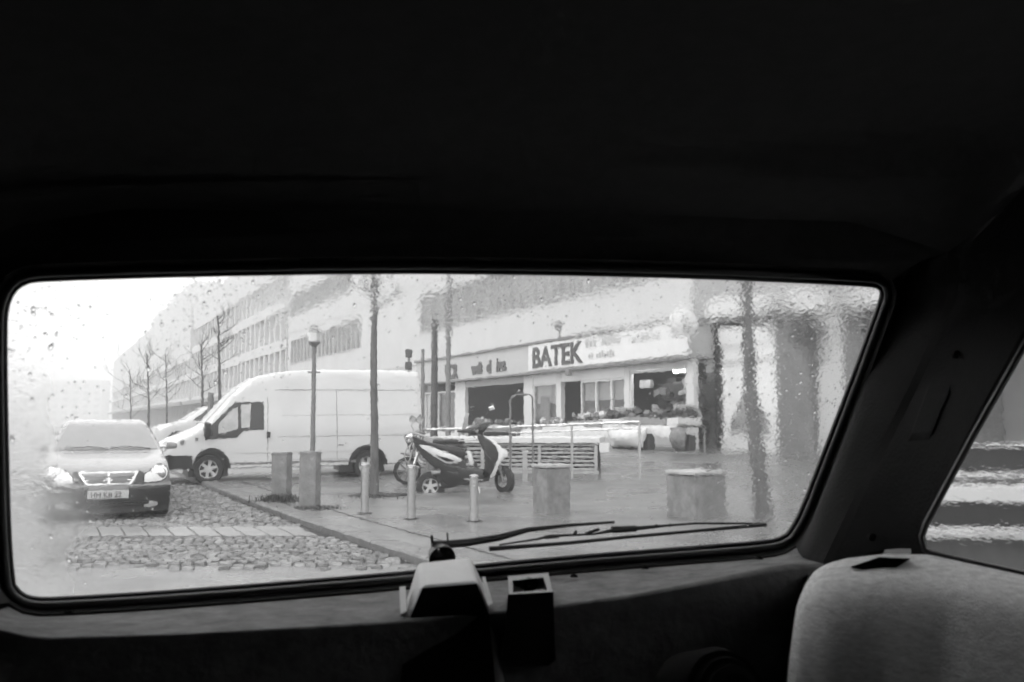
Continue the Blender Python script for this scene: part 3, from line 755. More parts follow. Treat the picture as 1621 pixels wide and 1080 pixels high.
# ---- silver saloon facing the camera
def car_shell(kind):
    if kind == 'saloon':
        sil = [(.10, .20), (.01, .32), (-.02, .46), (0, .56), (.05, .66), (.14, .745), (.5, .83), (1.0, .90), (1.28, .945), (1.36, .96), (1.75, 1.18), (2.12, 1.37), (2.5, 1.425), (3.0, 1.40), (3.4, 1.28), (3.85, 1.06), (4.3, .99), (4.48, .93), (4.53, .6), (4.45, .3)]
        def wf(x, z):
            w_ = .865 if z < .62 else .865 - .05 * (z - .62) / .33
            if z > .93: w_ = .83 - (z - .93) / .5 * .24
            return w_ * (1 - .06 * max(0, (.5 - x) / .5) ** 2) * (1 - .05 * max(0, (x - 4) / .5))
        return Shell(sil, wf, lambda x, v, z: .30 * v ** 2.4 * max(0, 1 - x / 1.2) ** 1.5 - .25 * v ** 2.6 * max(0, (x - 3.9) / .6), rnd=.075, arches=((.82, .31, .345), (3.53, .31, .345)), bottom=.19)
    sil = [(.10, .25), (.0, .38), (-.01, .55), (.05, .7), (.3, .82), (.95, .95), (1.1, 1.0), (1.7, 1.42), (2.1, 1.5), (3.0, 1.53), (3.9, 1.46), (4.25, 1.1), (4.35, .8), (4.33, .3)]
    def wf(x, z):
        w_ = .86
        if z > .95: w_ = .86 - (z - .95) / .55 * .2
        return w_ * (1 - .06 * max(0, (.5 - x) / .5) ** 2)
    return Shell(sil, wf, lambda x, v, z: .25 * v ** 2.4 * max(0, 1 - x / 1.2) ** 1.5 - .2 * v ** 2.6 * max(0, (x - 3.7) / .6), rnd=.08, arches=((.80, .31, .35), (3.45, .31, .35)), bottom=.2, step=.15)
sh = car_shell('saloon')
car = empty('parked_car', label='silver saloon with oval headlamps and chrome two-part grille facing the camera', cat='car')
sh.body().build('body', m_silver, car, smooth=True, angle=32)
tw = (sh.arclen(1.40, .98), sh.arclen(2.10, 1.365))
ws = sh.strip(tw[0], tw[1], (-.74, -.56), (.74, .56), .008).build('windscreen', m_skyscr, car, smooth=True)
b = MB(); 
for y0, y1 in ((-.62, -.05), (-.02, .60)): b.tube([sh.dfm(1.33, y0, .985), sh.dfm(1.40, (y0 + y1) / 2, 1.015), sh.dfm(1.36, y1, 1.0)], .007, seg=6)
b.build('wiper', m_black, ws)
sh.strip(sh.arclen(3.35, 1.3), sh.arclen(3.85, 1.07), -.55, .55, .008).build('rear_screen', m_carglass, car, smooth=True)
for sg_ in (-1, 1):
    sh.panel([(1.62, .97), (2.15, 1.30), (2.55, 1.355), (2.60, .99)], sg_, .007).build('side_window', m_carglass, car, smooth=True)
    sh.panel([(2.68, .99), (2.64, 1.355), (3.1, 1.32), (3.55, 1.03)], sg_, .007).build('side_window', m_carglass, car, smooth=True)
    for xl in (1.42, 2.64, 3.4): sh.panel([(xl, .3), (xl, .96), (xl + .012, .96), (xl + .012, .3)], sg_, .003).build('door_gap', m_black, car)
    sh.panel([(1.0, .50), (1.0, .545), (3.3, .545), (3.3, .50)], sg_, .012).build('side_strip', m_black, car)
    b = MB(); b.box((1.62, sg_ * .97, 1.02), (.10, .16, .10), bev=.04); b.box((1.64, sg_ * .86, .98), (.06, .12, .04)); b.build('mirror', m_silver, car, smooth=True)
    b = MB(); b.box((2.5, sg_ * .868, .84), (.2, .03, .035), bev=.01); b.box((3.3, sg_ * .868, .84), (.2, .03, .035), bev=.01); b.build('handle', m_silver, car)
def nx(z, _b=0.0):
    for i in range(1, len(sh.sil)):
        if sh.sil[i][1] >= z: return sh.sil[i][0]
    return 0
def blob(pts, n=2): 
    q = smoothline(pts + [pts[0]], n); return q[:-1]
sh.nose(blob([(-.40, .715), (.40, .715), (.395, .70), (.30, .545), (.27, .53), (-.27, .53), (-.30, .545), (-.395, .70)], 1), nx, .032).build('grille_surround', m_chrome, car)
gr = sh.nose([(-.355, .69), (-.012, .69), (-.012, .555), (-.27, .555)], nx, .038).build('grille', m_grille, car)
sh.nose([(.355, .69), (.012, .69), (.012, .555), (.27, .555)], nx, .038).build('grille', m_grille, car)
for k in range(3):
    z_ = .582 + k * .034; hw = .30 + k * .018
    sh.nose([(-hw, z_ - .004), (-hw, z_ + .004), (hw, z_ + .004), (hw, z_ - .004)], nx, .046).build('grille_bar', m_postg, gr)
sh.nose([(-.012, .545), (-.012, .70), (.012, .70), (.012, .545)], nx, .05).build('grille_bar', m_chrome, gr)
for sg_ in (-1, 1):
    m_ = lambda L_: [(sg_ * y, z) for y, z in L_]
    hl = sh.nose(blob(m_([(.47, .555), (.47, .66), (.55, .70), (.60, .755), (.68, .785), (.77, .775), (.81, .70), (.79, .61), (.72, .565), (.6, .55)])), nx, .045).build('headlight', m_lamp, car, smooth=True, angle=50)
    sh.nose(blob(m_([(.455, .54), (.455, .665), (.54, .71), (.59, .768), (.68, .80), (.785, .79), (.83, .70), (.805, .60), (.73, .55), (.6, .535)])), nx, .03).build('lamp_recess', m_gloss, hl)
    p = sh.dfm(nx(.67), sg_ * .69, .672)
    b = MB(); b.lathe([(.001, 0), (.06, .0), (.085, .02), (.09, .03)], (p.x - .075, p.y, p.z), 'X', 18); b.build('reflector', m_chrome, hl, smooth=True)
    sh.nose(m_([(.41, .72), (.47, .70), (.47, .53), (.32, .53)]), nx, .03).build('nose_gap', m_gloss, car)
    f_ = sh.nose(blob(m_([(.48, .19), (.48, .27), (.66, .275), (.68, .20)]), 1), nx, .05).build('fog_lamp', m_lamp, car)
sh.nose([(-.85, .335), (-.85, .50), (-.27, .50), (-.27, .345), (.27, .345), (.27, .50), (.85, .50), (.85, .335), (.82, .13), (-.82, .13)], nx, .035).build('bumper', m_gloss, car)  # black here stands in for the dark street mirrored low on the nose
sh.nose([(-.852, .505), (-.852, .53), (-.27, .53), (-.27, .505)], nx, .045).build('bumper_strip', m_silver, car)
sh.nose([(.27, .505), (.27, .53), (.852, .53), (.852, .505)], nx, .045).build('bumper_strip', m_silver, car)
sh.nose([(-.55, .245), (-.55, .285), (.55, .285), (.55, .245)], nx, .05).build('lip', m_black, car)
pl = MB(); pl.box((-.062, 0, .40), (.02, .54, .115), bev=.006); plo = pl.build('number_plate', m_signg, car)
mw = Matrix(((0, 0, -1, -.0735), (-1, 0, 0, .235), (0, 1, 0, .362), (0, 0, 0, 1)))
textpart('characters', 'HH KB 22', .105, m_ink, plo, None, ext=.001, bold=.002, sx=.92, mw=mw)
MB().box((2.2, 0, .26), (3.9, 1.5, .14)).build('underside', m_black, car)
for cx in (.82, 3.53):
    MB().box((cx, 0, .36), (.66, 1.52, .5)).build('wheel_arch', m_black, car)
    for sg_ in (-1, 1): wheel(car, (cx, sg_ * .765, .31), .312, .205 * 1.0, 7)
place(car, P(170, 825, 14.15).xy.to_3d(), (.40, -.916))

# ---- white high-roof panel van
def van_shell():
    sil = [(.08, .38), (.0, .5), (-.02, .72), (.03, .86), (.18, .98), (.55, 1.13), (.86, 1.25), (1.0, 1.33), (1.45, 1.82), (1.85, 2.22), (2.2, 2.42), (2.8, 2.52), (3.6, 2.56), (4.8, 2.56), (5.93, 2.55), (6.01, 2.45), (6.03, 1.5), (6.03, .45)]
    def wf(x, z):
        w_ = .985 - (.16 * max(0, (z - 1.25) / 1.3) if z > 1.25 else 0)
        w_ -= .02 * max(0, (.62 - z)) 
        return w_ * (1 - .13 * max(0, (1.3 - x) / 1.3) ** 2)
    return Shell(sil, wf, lambda x, v, z: .28 * v ** 2.3 * max(0, 1 - x / 1.5) ** 1.4, rnd=.11, arches=((1.12, .34, .43), (4.68, .34, .43)), bottom=.36, step=.12)
vs = van_shell()
van = empty('panel_van', label='white high-roof panel van parked side-on behind the bollards', cat='van')
vs.body().build('body', m_van, van, smooth=True, angle=35)
tw = (vs.arclen(1.03, 1.36), vs.arclen(1.83, 2.2))
vs.strip(tw[0], tw[1], (-.80, -.72), (.80, .72), .008).build('windscreen', m_skyscr, van, smooth=True)
for sg_ in (-1, 1):
    wn = vs.panel([(.96, .98), (1.00, 1.18), (1.67, 1.80), (2.30, 1.82), (2.30, 1.19), (1.86, 1.18), (1.72, 1.03)], sg_, .008).build('cab_window', m_gloss, van, smooth=True)
    vs.panel([(1.30, 1.32), (1.62, 1.66), (1.73, 1.70), (1.73, 1.22), (1.45, 1.12), (1.30, 1.12)], sg_, .013).build('quarter_pane', M('far_window_view', .42, .5, ns=5, na=.2) if sg_ < 0 else m_carglass, wn, smooth=True)
    vs.panel([(1.80, 1.23), (1.80, 1.75), (2.02, 1.76), (1.99, 1.24)], sg_, .013).build('door_pane', bpy.data.materials.get('far_window_view') or m_carglass, wn, smooth=True)
    b = MB(); b.box((1.08, sg_ * 1.04, 1.20), (.14, .24, .34), bev=.05); b.box((1.12, sg_ * .93, 1.08), (.1, .16, .06)); b.build('mirror', m_black, van, smooth=True)
    vs.panel([(2.36, 1.00), (2.36, 1.14), (2.44, 1.14), (2.44, 1.00)], sg_, .03).build('handle', m_black, van)
    for poly in ([(2.38, .5), (2.38, 1.92), (2.392, 1.92), (2.392, .5)], [(2.6, 1.02), (2.6, 1.03), (5.95, 1.03), (5.95, 1.02)], [(2.7, 1.5), (2.7, 1.507), (5.9, 1.507), (5.9, 1.5)], [(2.44, .5), (2.44, .507), (4.2, .507), (4.2, .5)], [(1.55, .42), (1.55, .47), (4.4, .47), (4.4, .42)], [(3.95, .5), (3.95, 2.1), (3.962, 2.1), (3.962, .5)], [(2.55, 2.075), (2.55, 2.09), (5.95, 2.09), (5.95, 2.075)]):
        vs.panel(poly, sg_, .003).build('panel_gap', m_postg, van)
    vs.panel([(1.7, .68), (1.7, .72), (4.3, .72), (4.3, .68)], sg_, .012).build('rub_strip', m_van, van)
    vs.panel([(3.98, .80), (3.98, .83), (4.1, .83), (4.1, .80)], sg_, .02).build('handle', m_postg, van)
    vs.panel([(.72, .96), (.72, 1.03), (.80, 1.03), (.80, .96)], sg_, .012).build('side_repeater', m_postg, van)
    for cx in (1.12, 4.68):                                            # dark arch lips
        arc = [(cx + .47 * math.cos(a), .34 + .47 * math.sin(a)) for a in [math.pi * k / 12 for k in range(13)]]
        arc2 = [(cx + .42 * math.cos(a), .34 + .42 * math.sin(a)) for a in [math.pi * k / 12 for k in range(12, -1, -1)]]
        vs.panel(arc + arc2, sg_, .012).build('arch_lip', m_black, van)
    vs.panel([(.02, .36), (-.01, .62), (.10, .66), (.66, .64), (.66, .36)], sg_, .014).build('bumper_corner', m_black, van, smooth=True)
    m_ = lambda L_: [(sg_ * y, z) for y, z in L_]
    hl = vs.nose(blob(m_([(.50, .72), (.52, .86), (.80, .98), (.86, .96), (.86, .78), (.80, .72)]), 1), lambda z: .0 if z < .8 else .08, .01).build('headlight', m_lamp, van, smooth=True)
    for xl, zz in ((.22, .86), (.42, .93)):
        p = vs.side(xl, zz, sg_, .004); b = MB(); b.lathe([(.001, 0), (.045, 0), (.055, sg_ * .01)], p, 'Y', 12); b.build('lamp_unit', m_grille, hl)
    vs.panel([(5.92, .9), (5.92, 1.5), (6.02, 1.5), (6.02, .9)], sg_, .015).build('tail_light', m_grille, van)
vs.nose([(-.93, .36), (-.93, .64), (.93, .64), (.93, .36)], lambda z: .0, .03).build('bumper', m_black, van)
vs.nose([(-.42, .70), (-.42, .82), (.42, .82), (.42, .70)], lambda z: .0, .02).build('grille', m_black, van)
MB().box((3.05, 0, .44), (5.6, 1.7, .2)).build('underside', m_black, van)
for cx in (1.12, 4.68):
    MB().box((cx, 0, .48), (.84, 1.72, .62)).build('wheel_arch', m_black, van)
    for sg_ in (-1, 1): wheel(van, (cx, sg_ * .86, .335), .335, .215, 6, m_alloy, rimr=.60)
b = MB(); b.box((4.15, -.93, .30), (.28, .03, .24)); b.build('mud_flap', m_black, van)
place(van, Vector((-7.49, 20.9, 0)), (-.927, -.375), (1.04, 4.35))
van.matrix_world = van.matrix_world @ Matrix.Scale(.93, 4)

# ---- two pale cars far behind
sh2 = car_shell('estate')
def simple_car(label, pos, fwd):
    e = empty('parked_car', label=label, cat='car', group='cars parked beyond the van')
    sh2.body().build('body', m_van, e, smooth=True)
    sh2.strip(sh2.arclen(1.15, 1.04), sh2.arclen(1.65, 1.39), (-.74, -.62), (.74, .62), .008).build('windscreen', m_skyscr, e, smooth=True)
    for sg_ in (-1, 1):
        sh2.panel([(1.35, 1.0), (1.85, 1.38), (2.5, 1.42), (2.5, 1.0)], sg_, .008).build('side_window', m_carglass, e)
        sh2.panel([(2.6, 1.0), (2.6, 1.42), (3.7, 1.38), (3.95, 1.02)], sg_, .008).build('side_window', m_carglass, e)
        sh2.nose([(sg_ * .5, .6), (sg_ * .5, .75), (sg_ * .8, .78), (sg_ * .82, .62)], lambda z: .02, .02).build('headlight', m_lamp, e)
    sh2.nose([(-.8, .26), (-.8, .45), (.8, .45), (.8, .26)], lambda z: .0, .02).build('bumper', m_black, e)
    MB().box((2.1, 0, .3), (3.9, 1.5, .16)).build('underside', m_black, e)
    for cx in (.8, 3.45):
        for sg_ in (-1, 1): wheel(e, (cx, sg_ * .77, .31), .31, .2, 6)
    place(e, pos, fwd); return e
simple_car('pale estate car half hidden behind the silver saloon bonnet', P(232, 700, 33).xy.to_3d(), (-.9, -.42))
simple_car('pale car just in front of the van nose, farther down the street', P(296, 700, 36).xy.to_3d(), (-.35, -.93))

# ================================================================== SCOOTER and the moped behind it
sc0 = G(683, 787)
scoot = empty('scooter', sc0, 0, 'black and white scooter on its stand in front of the railing', 'scooter')
q = F / sc0.y
def sp(px, py): return ((px - 683) / q, (787 - py) / q)
def spz(zx, zy): return sp(620 + zx / 6.752, 640 + zy / 6.752)
def plate(name, pts, y0, y1, mat, parent, it=1, bev=.012):
    poly = [spz(*p) for p in pts]
    poly = smoothline(poly + [poly[0]], it)[:-1] if it else poly
    cx = sum(p[0] for p in poly) / len(poly); cz = sum(p[1] for p in poly) / len(poly)
    def ins(p, d):
        l = math.dist(p, (cx, cz)) or 1; return (p[0] + (cx - p[0]) * min(.6, d / l), p[1] + (cz - p[1]) * min(.6, d / l))
    n = len(poly); L0 = [ins(p, bev * 1.6) for p in poly]; vs_ = []
    for lst, y in ((L0, y0), (poly, y0 + bev), (poly, y1 - bev), (L0, y1)): vs_ += [Vector((x, y, z)) for x, z in lst]
    f = [tuple(range(n)), tuple(range(4 * n - 1, 3 * n - 1, -1))]
    for k in range(3): f += [(k * n + i, k * n + (i + 1) % n, (k + 1) * n + (i + 1) % n, (k + 1) * n + i) for i in range(n)]
    return MB().add(vs_, f).build(name, mat, parent, smooth=True, angle=50)
rw_c = spz(415, 880); wheel(scoot, (rw_c[0], 0, rw_c[1]), .262, .13, 5, m_alloy, rimr=.56)
fw_c = spz(1200, 815); wheel(scoot, (fw_c[0], .0, max(.235, fw_c[1])), .235, .11, 5, m_alloy, R(-48), .56)
body = plate('body', [(230, 360), (330, 420), (560, 520), (760, 600), (800, 700), (830, 820), (700, 880), (560, 850), (520, 740), (430, 660), (330, 560), (235, 430)], -.13, .13, m_black, scoot)
plate('seat', [(232, 350), (330, 395), (470, 430), (620, 455), (760, 470), (790, 540), (760, 600), (560, 520), (330, 440), (240, 400)], -.15, .15, m_black, scoot)
plate('side_fairing', [(296, 446), (360, 440), (560, 510), (740, 578), (752, 606), (735, 630), (590, 636), (540, 610), (420, 540)], -.165, -.12, m_white, scoot, 1, .01)
plate('fairing_stripe', [(470, 545), (640, 590), (680, 612), (600, 618), (545, 600)], -.172, -.16, m_black, scoot, 1, .004)
plate('side_fairing', [(296, 446), (360, 440), (560, 510), (740, 578), (752, 606), (735, 630), (590, 636), (540, 610), (420, 540)], .12, .165, m_white, scoot, 1, .01)
plate('floorboard', [(700, 690), (1000, 690), (1060, 770), (1020, 830), (830, 830), (720, 800)], -.17, .17, m_black, scoot)
plate('engine', [(430, 690), (600, 690), (720, 720), (740, 840), (640, 900), (520, 890), (500, 860)], -.10, -.02, m_black, scoot)
plate('exhaust', [(395, 860), (560, 840), (720, 850), (740, 880), (560, 890), (400, 900)], .10, .19, m_gloss, scoot)
plate('leg_shield', [(900, 310), (990, 350), (1110, 450), (1140, 530), (1120, 620), (1040, 790), (960, 790), (1000, 640), (980, 500), (930, 410)], -.17, .17, m_black, scoot)
plate('front_fairing', [(975, 345), (1040, 360), (1180, 480), (1235, 520), (1225, 560), (1170, 600), (1085, 770), (1035, 800), (1030, 775), (1130, 600), (1145, 530), (1110, 460)], -.15, .15, m_white, scoot)
plate('grab_panel', [(800, 500), (845, 505), (875, 640), (870, 655), (825, 655)], -.13, .13, m_white, scoot, 1, .008)
plate('handlebar_cowl', [(700, 290), (820, 265), (900, 225), (1060, 190), (1040, 240), (980, 300), (960, 350), (900, 340), (850, 320), (700, 310)], -.12, .12, m_gloss, scoot)
b = MB(); b.lathe([(.001, -.14), (.03, -.14), (.035, -.12), (.035, -.11)], (spz(908, 292)[0], 0, spz(908, 292)[1]), 'Y', 14); b.build('indicator', m_lamp, scoot)
b = MB(); x_, z_ = spz(880, 285); b.tube([(x_, -.36, z_ - .02), (x_ + .05, -.1, z_ + .03), (x_ + .05, .1, z_ + .03), (x_, .36, z_ - .02)], .016); b.build('handlebar', m_post, scoot)
for sg_ in (-1, 1):
    tp = spz(1062, 55); x2 = tp[0] if sg_ < 0 else spz(880, 60)[0] - .05
    b = MB(); b.tube([(x_ + .05, sg_ * .22, z_ + .02), (x2 - .05, sg_ * .27, tp[1] - .06), (x2, sg_ * .3, tp[1])], .007, seg=6)
    mo = b.build('mirror_stalk', m_post, scoot); b = MB(); b.box((x2, sg_ * .30, tp[1]), (.11, .05, .075), rz=.4, ry=-.35, bev=.02); b.build('mirror', m_chrome if sg_ < 0 else m_gloss, mo)
b = MB(); p1 = spz(1140, 640); b.tube([(p1[0], -.05, p1[1]), (fw_c[0] - .02, -.075, .25)], .022); b.tube([(p1[0], .05, p1[1]), (fw_c[0] - .02, .075, .25)], .022); b.build('fork', m_postg, scoot)
plate('front_mudguard', [(1120, 700), (1180, 690), (1265, 760), (1275, 800), (1200, 760), (1130, 760)], -.07, .07, m_black, scoot, 1, .01)
b = MB(); b.tube([(spz(930, 820)[0], -.1, .18), (spz(945, 900)[0], -.2, .01)], .014); b.tube([(spz(900, 820)[0], .1, .18), (spz(905, 900)[0], .2, .01)], .014); b.build('stand', m_steel, scoot)
b = MB(); x_, z_ = spz(255, 440); b.box((x_ - .10, 0, z_ - .05), (.02, .2, .16), ry=.3); b.build('number_plate', m_signg, scoot)
b = MB(); p1, p2 = spz(290, 520), spz(250, 640); b.tube([(p1[0], -.14, p1[1]), (p2[0], -.15, p2[1])], .028); b.build('shock_absorber', m_chrome, scoot)
b = MB(); b.box((spz(240, 400)[0] - .03, 0, spz(240, 400)[1]), (.06, .16, .07), bev=.02); b.build('tail_light', m_grille, scoot)

mo0 = gz(P(680, 760, 19.6).x, 19.6, .09)
mop = empty('moped', mo0, R(-10), 'old moped with two round mirrors parked behind the scooter', 'moped')
wheel(mop, (-.45, 0, .27), .27, .08, 9, m_postg, R(25), .78); wheel(mop, (.72, 0, .27), .27, .08, 9, m_postg, 0, .78)
def smooth3(p, it=2):
    p = [Vector(q_) for q_ in p]
    for _ in range(it):
        o_ = [p[0]]
        for i in range(len(p) - 1): o_ += [p[i].lerp(p[i + 1], .25), p[i].lerp(p[i + 1], .75)]
        p = o_ + [p[-1]]
    return p
def tube_part(name, pts, r, mat, parent, seg=8): return MB().tube(pts, r, seg).build(name, mat, parent, smooth=True)
tube_part('frame', [(-.30, 0, .95), (-.18, 0, .5), (.35, 0, .38), (.72, 0, .3)], .035, m_postg, mop)
tube_part('frame_tube', [(-.2, 0, .75), (.3, 0, .68), (.75, 0, .72)], .025, m_postg, mop)
MB().box((.38, 0, .84), (.62, .24, .12), bev=.05).build('seat', m_black, mop, smooth=True)
MB().box((.15, 0, .42), (.36, .2, .28), bev=.05).build('engine', m_grille, mop, smooth=True)
for sg_ in (-1, 1):
    tube_part('fork', [(-.24, sg_ * .07, .92), (-.45, sg_ * .07, .27)], .018, m_steel, mop)
    st_ = tube_part('mirror_stalk', [(-.25, sg_ * .24, 1.03), (-.30, sg_ * .25, 1.15), (-.28, sg_ * .26, 1.22)], .008, m_steel, mop)
    b = MB(); b.lathe([(.055, -.012), (.072, -.015), (.076, 0), (.072, .015), (.055, .012)], (0, 0, 0), 'Y', 20, close=True); b.lathe([(.001, 0), (.06, 0)], axis='Y', seg=16)
    m_ = b.build('mirror', m_steel, st_, smooth=True); m_.location = (-.28, sg_ * .26, 1.28); m_.rotation_euler = (0, 0, R(12 + 30 * sg_))
tube_part('handlebar', [(-.18, -.36, 1.0), (-.26, -.15, 1.04), (-.26, .15, 1.04), (-.18, .36, 1.0)], .015, m_steel, mop)
b = MB(); b.lathe([(.001, -.12), (.06, -.11), (.085, -.05), (.09, 0), (.08, .03), (.001, .035)], (-.36, 0, .93), 'X', 16); b.build('headlight', m_chrome, mop, smooth=True)
b = MB(); b.grid([[Vector((.62 + .10 * t + .03 * abs(u) ** 2, u * .17, .98 + t * .42)) for u in (-1, -.5, 0, .5, 1)] for t in (0, .25, .5, .75, 1)]); wsd = b.build('windshield', m_tarp, mop, smooth=True)
md = wsd.modifiers.new('thick', 'SOLIDIFY'); md.thickness = .006
tube_part('rack', [(.6, -.12, .86), (.95, -.12, .88), (.95, .12, .88), (.6, .12, .86)], .012, m_steel, mop)
for k, pts_ in enumerate(([(-.22, -.30, 1.0), (-.42, -.2, .92), (-.40, -.08, .7), (-.30, -.04, .5)], [(-.22, .30, 1.0), (-.46, .16, .9), (-.42, .06, .66), (-.2, .05, .42)], [(-.2, -.2, 1.02), (-.52, -.05, .98), (-.5, .1, .8), (-.3, .08, .6)])):
    tube_part('cable', smooth3(pts_), .007, m_black, mop, 5)
tube_part('leg_guard', smooth3([(-.34, -.22, .78), (-.46, -.24, .62), (-.40, -.22, .42), (-.16, -.2, .36)]), .014, m_steel, mop)
tube_part('leg_guard', smooth3([(-.34, .22, .78), (-.46, .24, .62), (-.40, .22, .42), (-.16, .2, .36)]), .014, m_steel, mop)
MB().box((-.44, 0, .585), (.30, .10, .03), ry=.2, bev=.01).build('mudguard', m_post, mop)
MB().box((-.40, 0, .76), (.05, .26, .14), bev=.02).build('lamp_bracket', m_black, mop)
for sg_ in (-1, 1):
    MB().lathe([(.001, -.03), (.03, -.025), (.034, 0), (.001, .03)], (-.36, sg_ * .2, .86), 'X', 12).build('indicator', m_lamp, mop, smooth=True)
# more of the scooter: cables, rack, seams, foot pegs
hx, hz_ = spz(880, 285)
tube_part('cable', smooth3([(hx, -.26, hz_), (hx + .10, -.2, hz_ + .07), (hx + .13, -.1, hz_ - .02), (hx + .10, -.06, hz_ - .12)]), .006, m_black, scoot, 5)
tube_part('cable', smooth3([(hx, -.30, hz_), (hx - .08, -.22, hz_ - .07), (hx + .02, -.1, hz_ - .14)]), .006, m_black, scoot, 5)
tube_part('brake_lever', [(hx + .03, -.34, hz_ - .01), (hx + .08, -.28, hz_ - .02), (hx + .06, -.18, hz_)], .007, m_steel, scoot, 6)
rx, rz_ = spz(240, 345)
tube_part('rear_rack', smooth3([(rx + .22, -.12, rz_ - .02), (rx - .02, -.12, rz_ + .06), (rx - .10, -.06, rz_ + .07), (rx - .10, .06, rz_ + .07), (rx - .02, .12, rz_ + .06), (rx + .22, .12, rz_ - .02)]), .012, m_steel, scoot, 6)
for pa, pb in (((560, 650), (780, 690)), ((600, 720), (770, 745)), ((930, 430), (1060, 600))):
    q0, q1 = spz(*pa), spz(*pb); yy = -.136 if pa[0] < 900 else -.176
    tube_part('panel_seam', [(q0[0], yy, q0[1]), (q1[0], yy, q1[1])], .004, m_grille, scoot, 5)
q0 = spz(430, 735); tube_part('air_box', [(q0[0], -.15, q0[1]), (q0[0] + .16, -.15, q0[1] + .01)], .045, m_grille, scoot, 10)
q0 = spz(820, 800); tube_part('foot_rail', [(q0[0] - .08, -.18, q0[1]), (q0[0] + .26, -.18, q0[1] - .01)], .012, m_steel, scoot, 6)

# ================================================================== STREET FURNITURE
def bollard_concrete(px, py, wpx, hpx, label):
    p = G(px, py); k_ = F / p.y; w_, h_ = wpx / k_, hpx / k_
    e = empty('concrete_bollard', p, R(-12), label, 'bollard', 'square concrete bollards by the kerb')
    b = MB(); b.box((0, 0, h_ / 2 - .1), (w_, w_ * .8, h_ + .2), bev=.015); b.build('shaft', m_conc, e)
    b = MB(); b.box((0, 0, h_ - .035), (w_ + .012, w_ * .8 + .012, .02)); b.build('groove_band', m_postg, e)
    return e
bollard_concrete(445, 801, 26, 84, 'square concrete bollard with a weedy foot, left one of the pair before the van')
bollard_concrete(490, 812, 28, 96, 'taller square concrete bollard standing beside the tree side of the pair')
def bollard_steel(px, py, hpx, label):
    p = G(px, py); k_ = F / p.y; h_ = hpx / k_
    e = empty('steel_bollard', p, 0, label, 'bollard', 'round steel bollards along the kerb')
    b = MB(); b.lathe([(.058, -.1), (.058, h_ - .06), (.05, h_ - .055), (.05, h_ - .04), (.06, h_ - .035), (.06, h_ - .01), (.045, h_), (.001, h_ + .004)], seg=20); b.build('shaft', m_steel, e, smooth=True)
    b = MB(); b.lathe([(.0605, h_ - .036), (.063, h_ - .034), (.063, h_ - .012), (.0605, h_ - .01)], seg=20, close=True); b.build('cap_ring', m_chrome, e, smooth=True)
    b = MB(); b.lathe([(.06, .0), (.10, .004), (.11, .0955), (.06, .100)], seg=16); b.build('base_collar', m_joint, e)
bollard_steel(577, 823, 88, 'sharp steel bollard nearest the slim tree trunk')
bollard_steel(651, 832, 94, 'steel bollard just left of the scooter rear wheel')
bollard_steel(750, 836, 83, 'steel bollard in front of the scooter footboard')

# weeds at the bollard feet
def weeds(px, py, n, sp_, hh, seed):
    r_ = random.Random(seed); p = G(px, py); b = MB()
    for i in range(n):
        x, y = p.x + r_.gauss(0, sp_), p.y + r_.gauss(0, sp_ * .7); z = hgt(x, y) + .08; a = r_.uniform(0, 6.28); l = r_.uniform(.4, 1) * hh
        d = Vector((math.cos(a), math.sin(a), 0)) * .012; t = Vector((r_.uniform(-.06, .06), r_.uniform(-.06, .06), l))
        c = Vector((x, y, z)); b.add([c - d, c + d, c + t * .6 + d * .8, c + t], [(0, 1, 2, 3)])
    return b
tag(weeds(443, 803, 420, .15, .16, 1).build('weeds', m_leaf), kind='stuff')
tag(weeds(500, 814, 260, .20, .06, 2).build('weeds', m_leaf), kind='stuff')
tag(weeds(596, 795, 240, .22, .06, 3).build('weeds', m_leaf), kind='stuff')

def planter(px0, px1, py_top, py_base, rz, label, split=True):
    px = (px0 + px1) / 2; p = G(px, py_base); k_ = F / p.y; w_ = (px1 - px0) / k_; h_ = (py_base - py_top) / k_
    s_ = w_ / (abs(math.cos(rz)) + abs(math.sin(rz)))
    e = empty('concrete_pillar', p + Vector((0, s_ / 2, 0)), rz, label, 'pillar', 'low square stone pillars on the plaza')
    b = MB(); b.box((0, 0, h_ / 2 - .12), (s_ * .94, s_ * .94, h_ + .12), bev=.02); b.build('shaft', m_conc, e)
    b = MB(); b.box((0, 0, h_ - .025), (s_, s_, .05), bev=.012); b.build('coping', m_concl, e)
planter(842, 906, 737, 826, R(28), 'narrow low stone pillar behind the wiper, in front of the slatted box')
planter(1060, 1158, 748, 833, R(33), 'broad low stone pillar with a pale coping near the leaning tree')

# railing
rl = empty('railing', gz(0, 21, .09), 0, 'long pale tubular railing in front of the shops', 'railing')
def rp(px, py, Y): return P(px, py, Y) - rl.location
pts = [(602, 683, 22.6), (700, 679.5, 22.2), (808, 676, 21.8), (905, 672, 21.4), (1012, 668, 21.0)]
tube_part('handrail', [rp(*a) for a in pts], .028, m_rail, rl)
tube_part('second_rail', [rp(a[0], a[1] + 10, a[2]) for a in pts[2:]], .018, m_rail, rl)
for a in pts[:1] + pts[2:]:
    t_ = rp(*a); g_ = hgt(t_.x, a[2]) - hgt(0, 21) - .01
    tube_part('railing_post', [(t_.x, t_.y, g_), t_], .028, m_rail, rl)
g0 = gz(P(816, 770, 19.5).x, 19.5, .09); k_ = F / 19.5
cs_ = empty('cycle_stand', g0, 0, 'tall narrow bent steel stand at the scooter front wheel', 'stand')
hh = (772 - 630) / k_
tube_part('hoop', [(-.1, 0, 0), (-.1, 0, hh - .12), (-.07, 0, hh - .04), (0.0, 0, hh), (.28, .25, hh + .02), (.34, .3, hh - .05), (.35, .3, 0)], .019, m_postg, cs_)
sp_ = G(831, 768); e = empty('short_post', sp_, 0, 'short pale post between the cycle stand and the slatted box', 'post')
